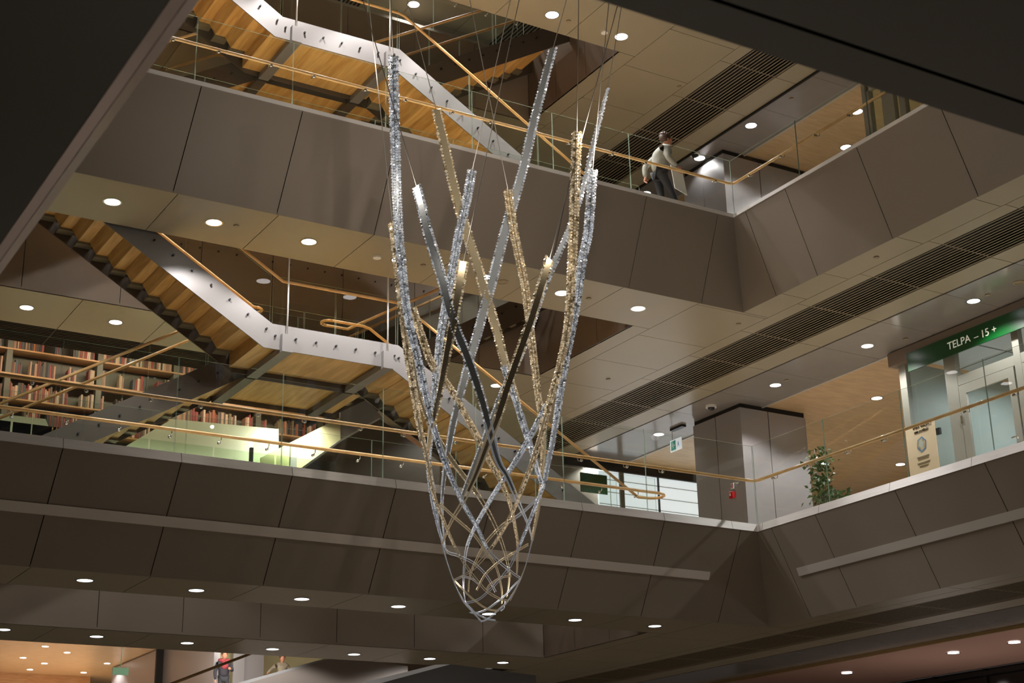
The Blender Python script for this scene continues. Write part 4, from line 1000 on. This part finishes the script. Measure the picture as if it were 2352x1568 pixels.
# ------------------------------------------------------------------ people
def skin_body(name, joints, edges, m, parent, sub=2):
    me = bpy.data.meshes.new(name); me.from_pydata([j[0] for j in joints], edges, [])
    o = bpy.data.objects.new(name, me); COL.objects.link(o); me.materials.append(M[m])
    sk = o.modifiers.new('skin', 'SKIN'); sk.use_smooth_shade = True
    for i, j in enumerate(joints):
        me.skin_vertices[0].data[i].radius = (j[1], j[2] if len(j) > 2 else j[1])
    me.skin_vertices[0].data[0].use_root = True
    ss = o.modifiers.new('sub', 'SUBSURF'); ss.levels = sub; ss.render_levels = sub
    o.parent = parent; return o
def person(label, loc, rot, h, top, legm, pose, extras=None, scale=1):
    t = thing('person', label, 'person', loc); t.rotation_euler = (0, 0, rot); t.scale = (h / 1.75,) * 3
    # local frame: x = facing direction, y = left, z = up
    P = pose
    lean = P.get('lean', .0)
    def L(x, y, z): return (x + lean * max(0, z - .95), y, z)
    j = [(L(0, 0, .92), .16, .18), (L(0, 0, 1.1), .15, .18), (L(-.01, 0, 1.28), .16, .2), (L(0, 0, 1.42), .11, .15), (L(.01, 0, 1.5), .055)]
    e = [(0, 1), (1, 2), (2, 3), (3, 4)]
    for s_, arm_ in ((1, P['l']), (-1, P['r'])):
        n = len(j); j += [(L(0, .18 * s_, 1.39), .075), (L(*arm_[0]), .06), (L(*arm_[1]), .042)]; e += [(3, n), (n, n + 1), (n + 1, n + 2)]
    skin_body('upper_garment', j, e, top, t)
    j = [((0, 0, .95), .12, .13)]; e = []
    for s_, leg in ((1, P['ll']), (-1, P['rl'])):
        n = len(j); j += [((0, .09 * s_, .9), .1), (leg[0], .065), (leg[1], .045)]; e += [(0, n), (n, n + 1), (n + 1, n + 2)]
    skin_body('trousers', j, e, legm, t)
    for leg in (P['ll'], P['rl']):
        fx, fy, fz = leg[1]; b = MB(); b.smooth = True; b.ball((fx + .06, fy, fz - .03), .055, sc=(2.3, .85, .8)); o = b.build('shoe', 'dark'); o.parent = t
    hx = 1.62
    cx_, _, _ = L(.03, 0, hx)
    b = MB(); b.smooth = True
    b.ball((cx_, 0, hx), .1, 16, 12, (1, .8, 1.18)); b.ball((cx_ + .1, 0, hx - .01), .02, 8, 6, (.9, .7, 1.2))
    b.ball((cx_ + .05, 0, hx - .075), .05, 10, 8, (1, .9, .8))
    for s_ in (1, -1): b.ball((cx_ - .005, .082 * s_, hx - .005), .024, 8, 6, (.8, .4, 1.2))
    b.tube([(cx_ - .02, 0, hx - .07), L(.005, 0, 1.46)], .05, 12)
    o = b.build('head', 'skin'); o.parent = t
    b = MB(); 
    for s_ in (1, -1): b.ball((cx_ + .09, .034 * s_, hx + .02), .011, 8, 6)
    b.ball((cx_ + .093, 0, hx - .06), .012, 8, 6, (.5, 2, .4)); o = b.build('eyes_and_mouth', 'dark'); o.parent = t
    b = MB(); b.smooth = True; b.ball((cx_ - .025, 0, hx + .035), .112, 16, 12, (1, .88, 1.05))
    for k in range(40):
        a, c_ = random.uniform(0, 6.28), random.uniform(.2, 1.4)
        b.ball((cx_ - .03 + math.cos(a) * math.sin(c_) * .1, math.sin(a) * math.sin(c_) * .09, hx + .04 + math.cos(c_) * .11), .025, 6, 5)
    o = b.build('hair', 'hair'); o.parent = t
    for s_, arm_ in ((1, P['l']), (-1, P['r'])):   # hands: palm, four fingers, thumb
        el, wr = Vector(L(*arm_[0])), Vector(L(*arm_[1])); d = (wr - el).normalized(); sd = d.cross(Vector((0, 1, 0))).normalized()
        c0 = wr + d * .05
        jj = [(tuple(wr), .024), (tuple(wr + d * .045), .03, .02), (tuple(wr + d * .08), .032, .018)]; ee = [(0, 1), (1, 2)]
        for f in range(4):
            n = len(jj); off = sd * (.024 - f * .016); ln = [.07, .08, .075, .058][f]; cu = Vector((0, -s_ * .02, 0))
            jj += [(tuple(wr + d * .09 + off), .009), (tuple(wr + d * (.09 + ln * .5) + off + cu * .6), .0085), (tuple(wr + d * (.09 + ln * .85) + off + cu * 1.8), .007)]; ee += [(2, n), (n, n + 1), (n + 1, n + 2)]
        n = len(jj); jj += [(tuple(wr + d * .04 + sd * .038), .011), (tuple(wr + d * .085 + sd * .05 + Vector((0, -s_ * .015, 0))), .009)]; ee += [(1, n), (n, n + 1)]
        skin_body('hand', jj, ee, 'skin', t, 1)
    return t
# walker on the upper balcony, heading right and away, folder in the near hand
pw = at(1518, 455, Y=19.62)
walk = {'lean': .22, 'l': [(-.22, .25, 1.15), (-.2, .2, .92)], 'r': [(.02, -.27, 1.14), (.24, -.24, .98)],
        'll': [(.06, .1, .5), (-.12, .1, .1)], 'rl': [(.2, -.09, .5), (.3, -.09, .1)]}
person('Person in grey sweater and dark trousers walking along the upper balcony with a white folder', (pw.x, 19.62, F2), math.radians(-14), 1.72, 'sweater', 'trousers', walk)
t = thing('folder', 'White folder held by the person walking on the upper balcony', 'folder', (pw.x + .42, 19.36, 11.75))
b = MB(); fx0 = pw.x + .2
b.hexa([(fx0 - .1, 19.33, 11.48), (fx0 + .2, 19.37, 11.42), (fx0 + .2, 19.385, 11.42), (fx0 - .1, 19.345, 11.48), (fx0 - .16, 19.33, 11.92), (fx0 + .12, 19.37, 11.88), (fx0 + .12, 19.385, 11.88), (fx0 - .16, 19.345, 11.92)])
b.build('cover', 'white', t)
# two far people
stand = {'lean': .0, 'l': [(.02, .26, 1.14), (.24, .16, 1.16)], 'r': [(0, -.27, 1.12), (.05, -.26, .86)], 'll': [(.02, .1, .5), (0, .1, .1)], 'rl': [(.02, -.1, .5), (0, -.1, .1)]}
for (px, py, Yp, hgt, top, lg, lab, ps) in [(516, 1494, 46.5, 1.8, 'coat', 'trousers', 'Far person in dark coat and red patterned scarf standing behind the handrail, bottom left', stand),
                                 (648, 1502, 47, 1.75, 'jacket', 'trousers', 'Far person in beige jacket reaching out to the left, at the bottom edge', {'lean': .05, 'l': [(.0, .26, 1.14), (.1, .2, .95)], 'r': [(.1, -.35, 1.25), (.3, -.5, 1.12)], 'll': [(.02, .1, .5), (0, .1, .1)], 'rl': [(.02, -.1, .5), (0, -.1, .1)]})]:
    q = at(px, py, Y=Yp); t = person(lab, (q.x, Yp, q.z - hgt), math.radians(-100), hgt, top, lg, ps)
    if top == 'coat':
        b = MB(); b.smooth = True
        b.tube([(.0 + .12 * math.cos(a), .15 * math.sin(a), 1.46 - .03 * math.cos(a)) for a in [k * math.pi / 6 for k in range(13)]], .05, 8); b.ball((.13, 0, 1.3), .09, sc=(.6, 1.2, 1.4))
        o = b.build('scarf', 'scarf'); o.parent = t
print('books', nbook[0], 'objs', len(bpy.data.objects))
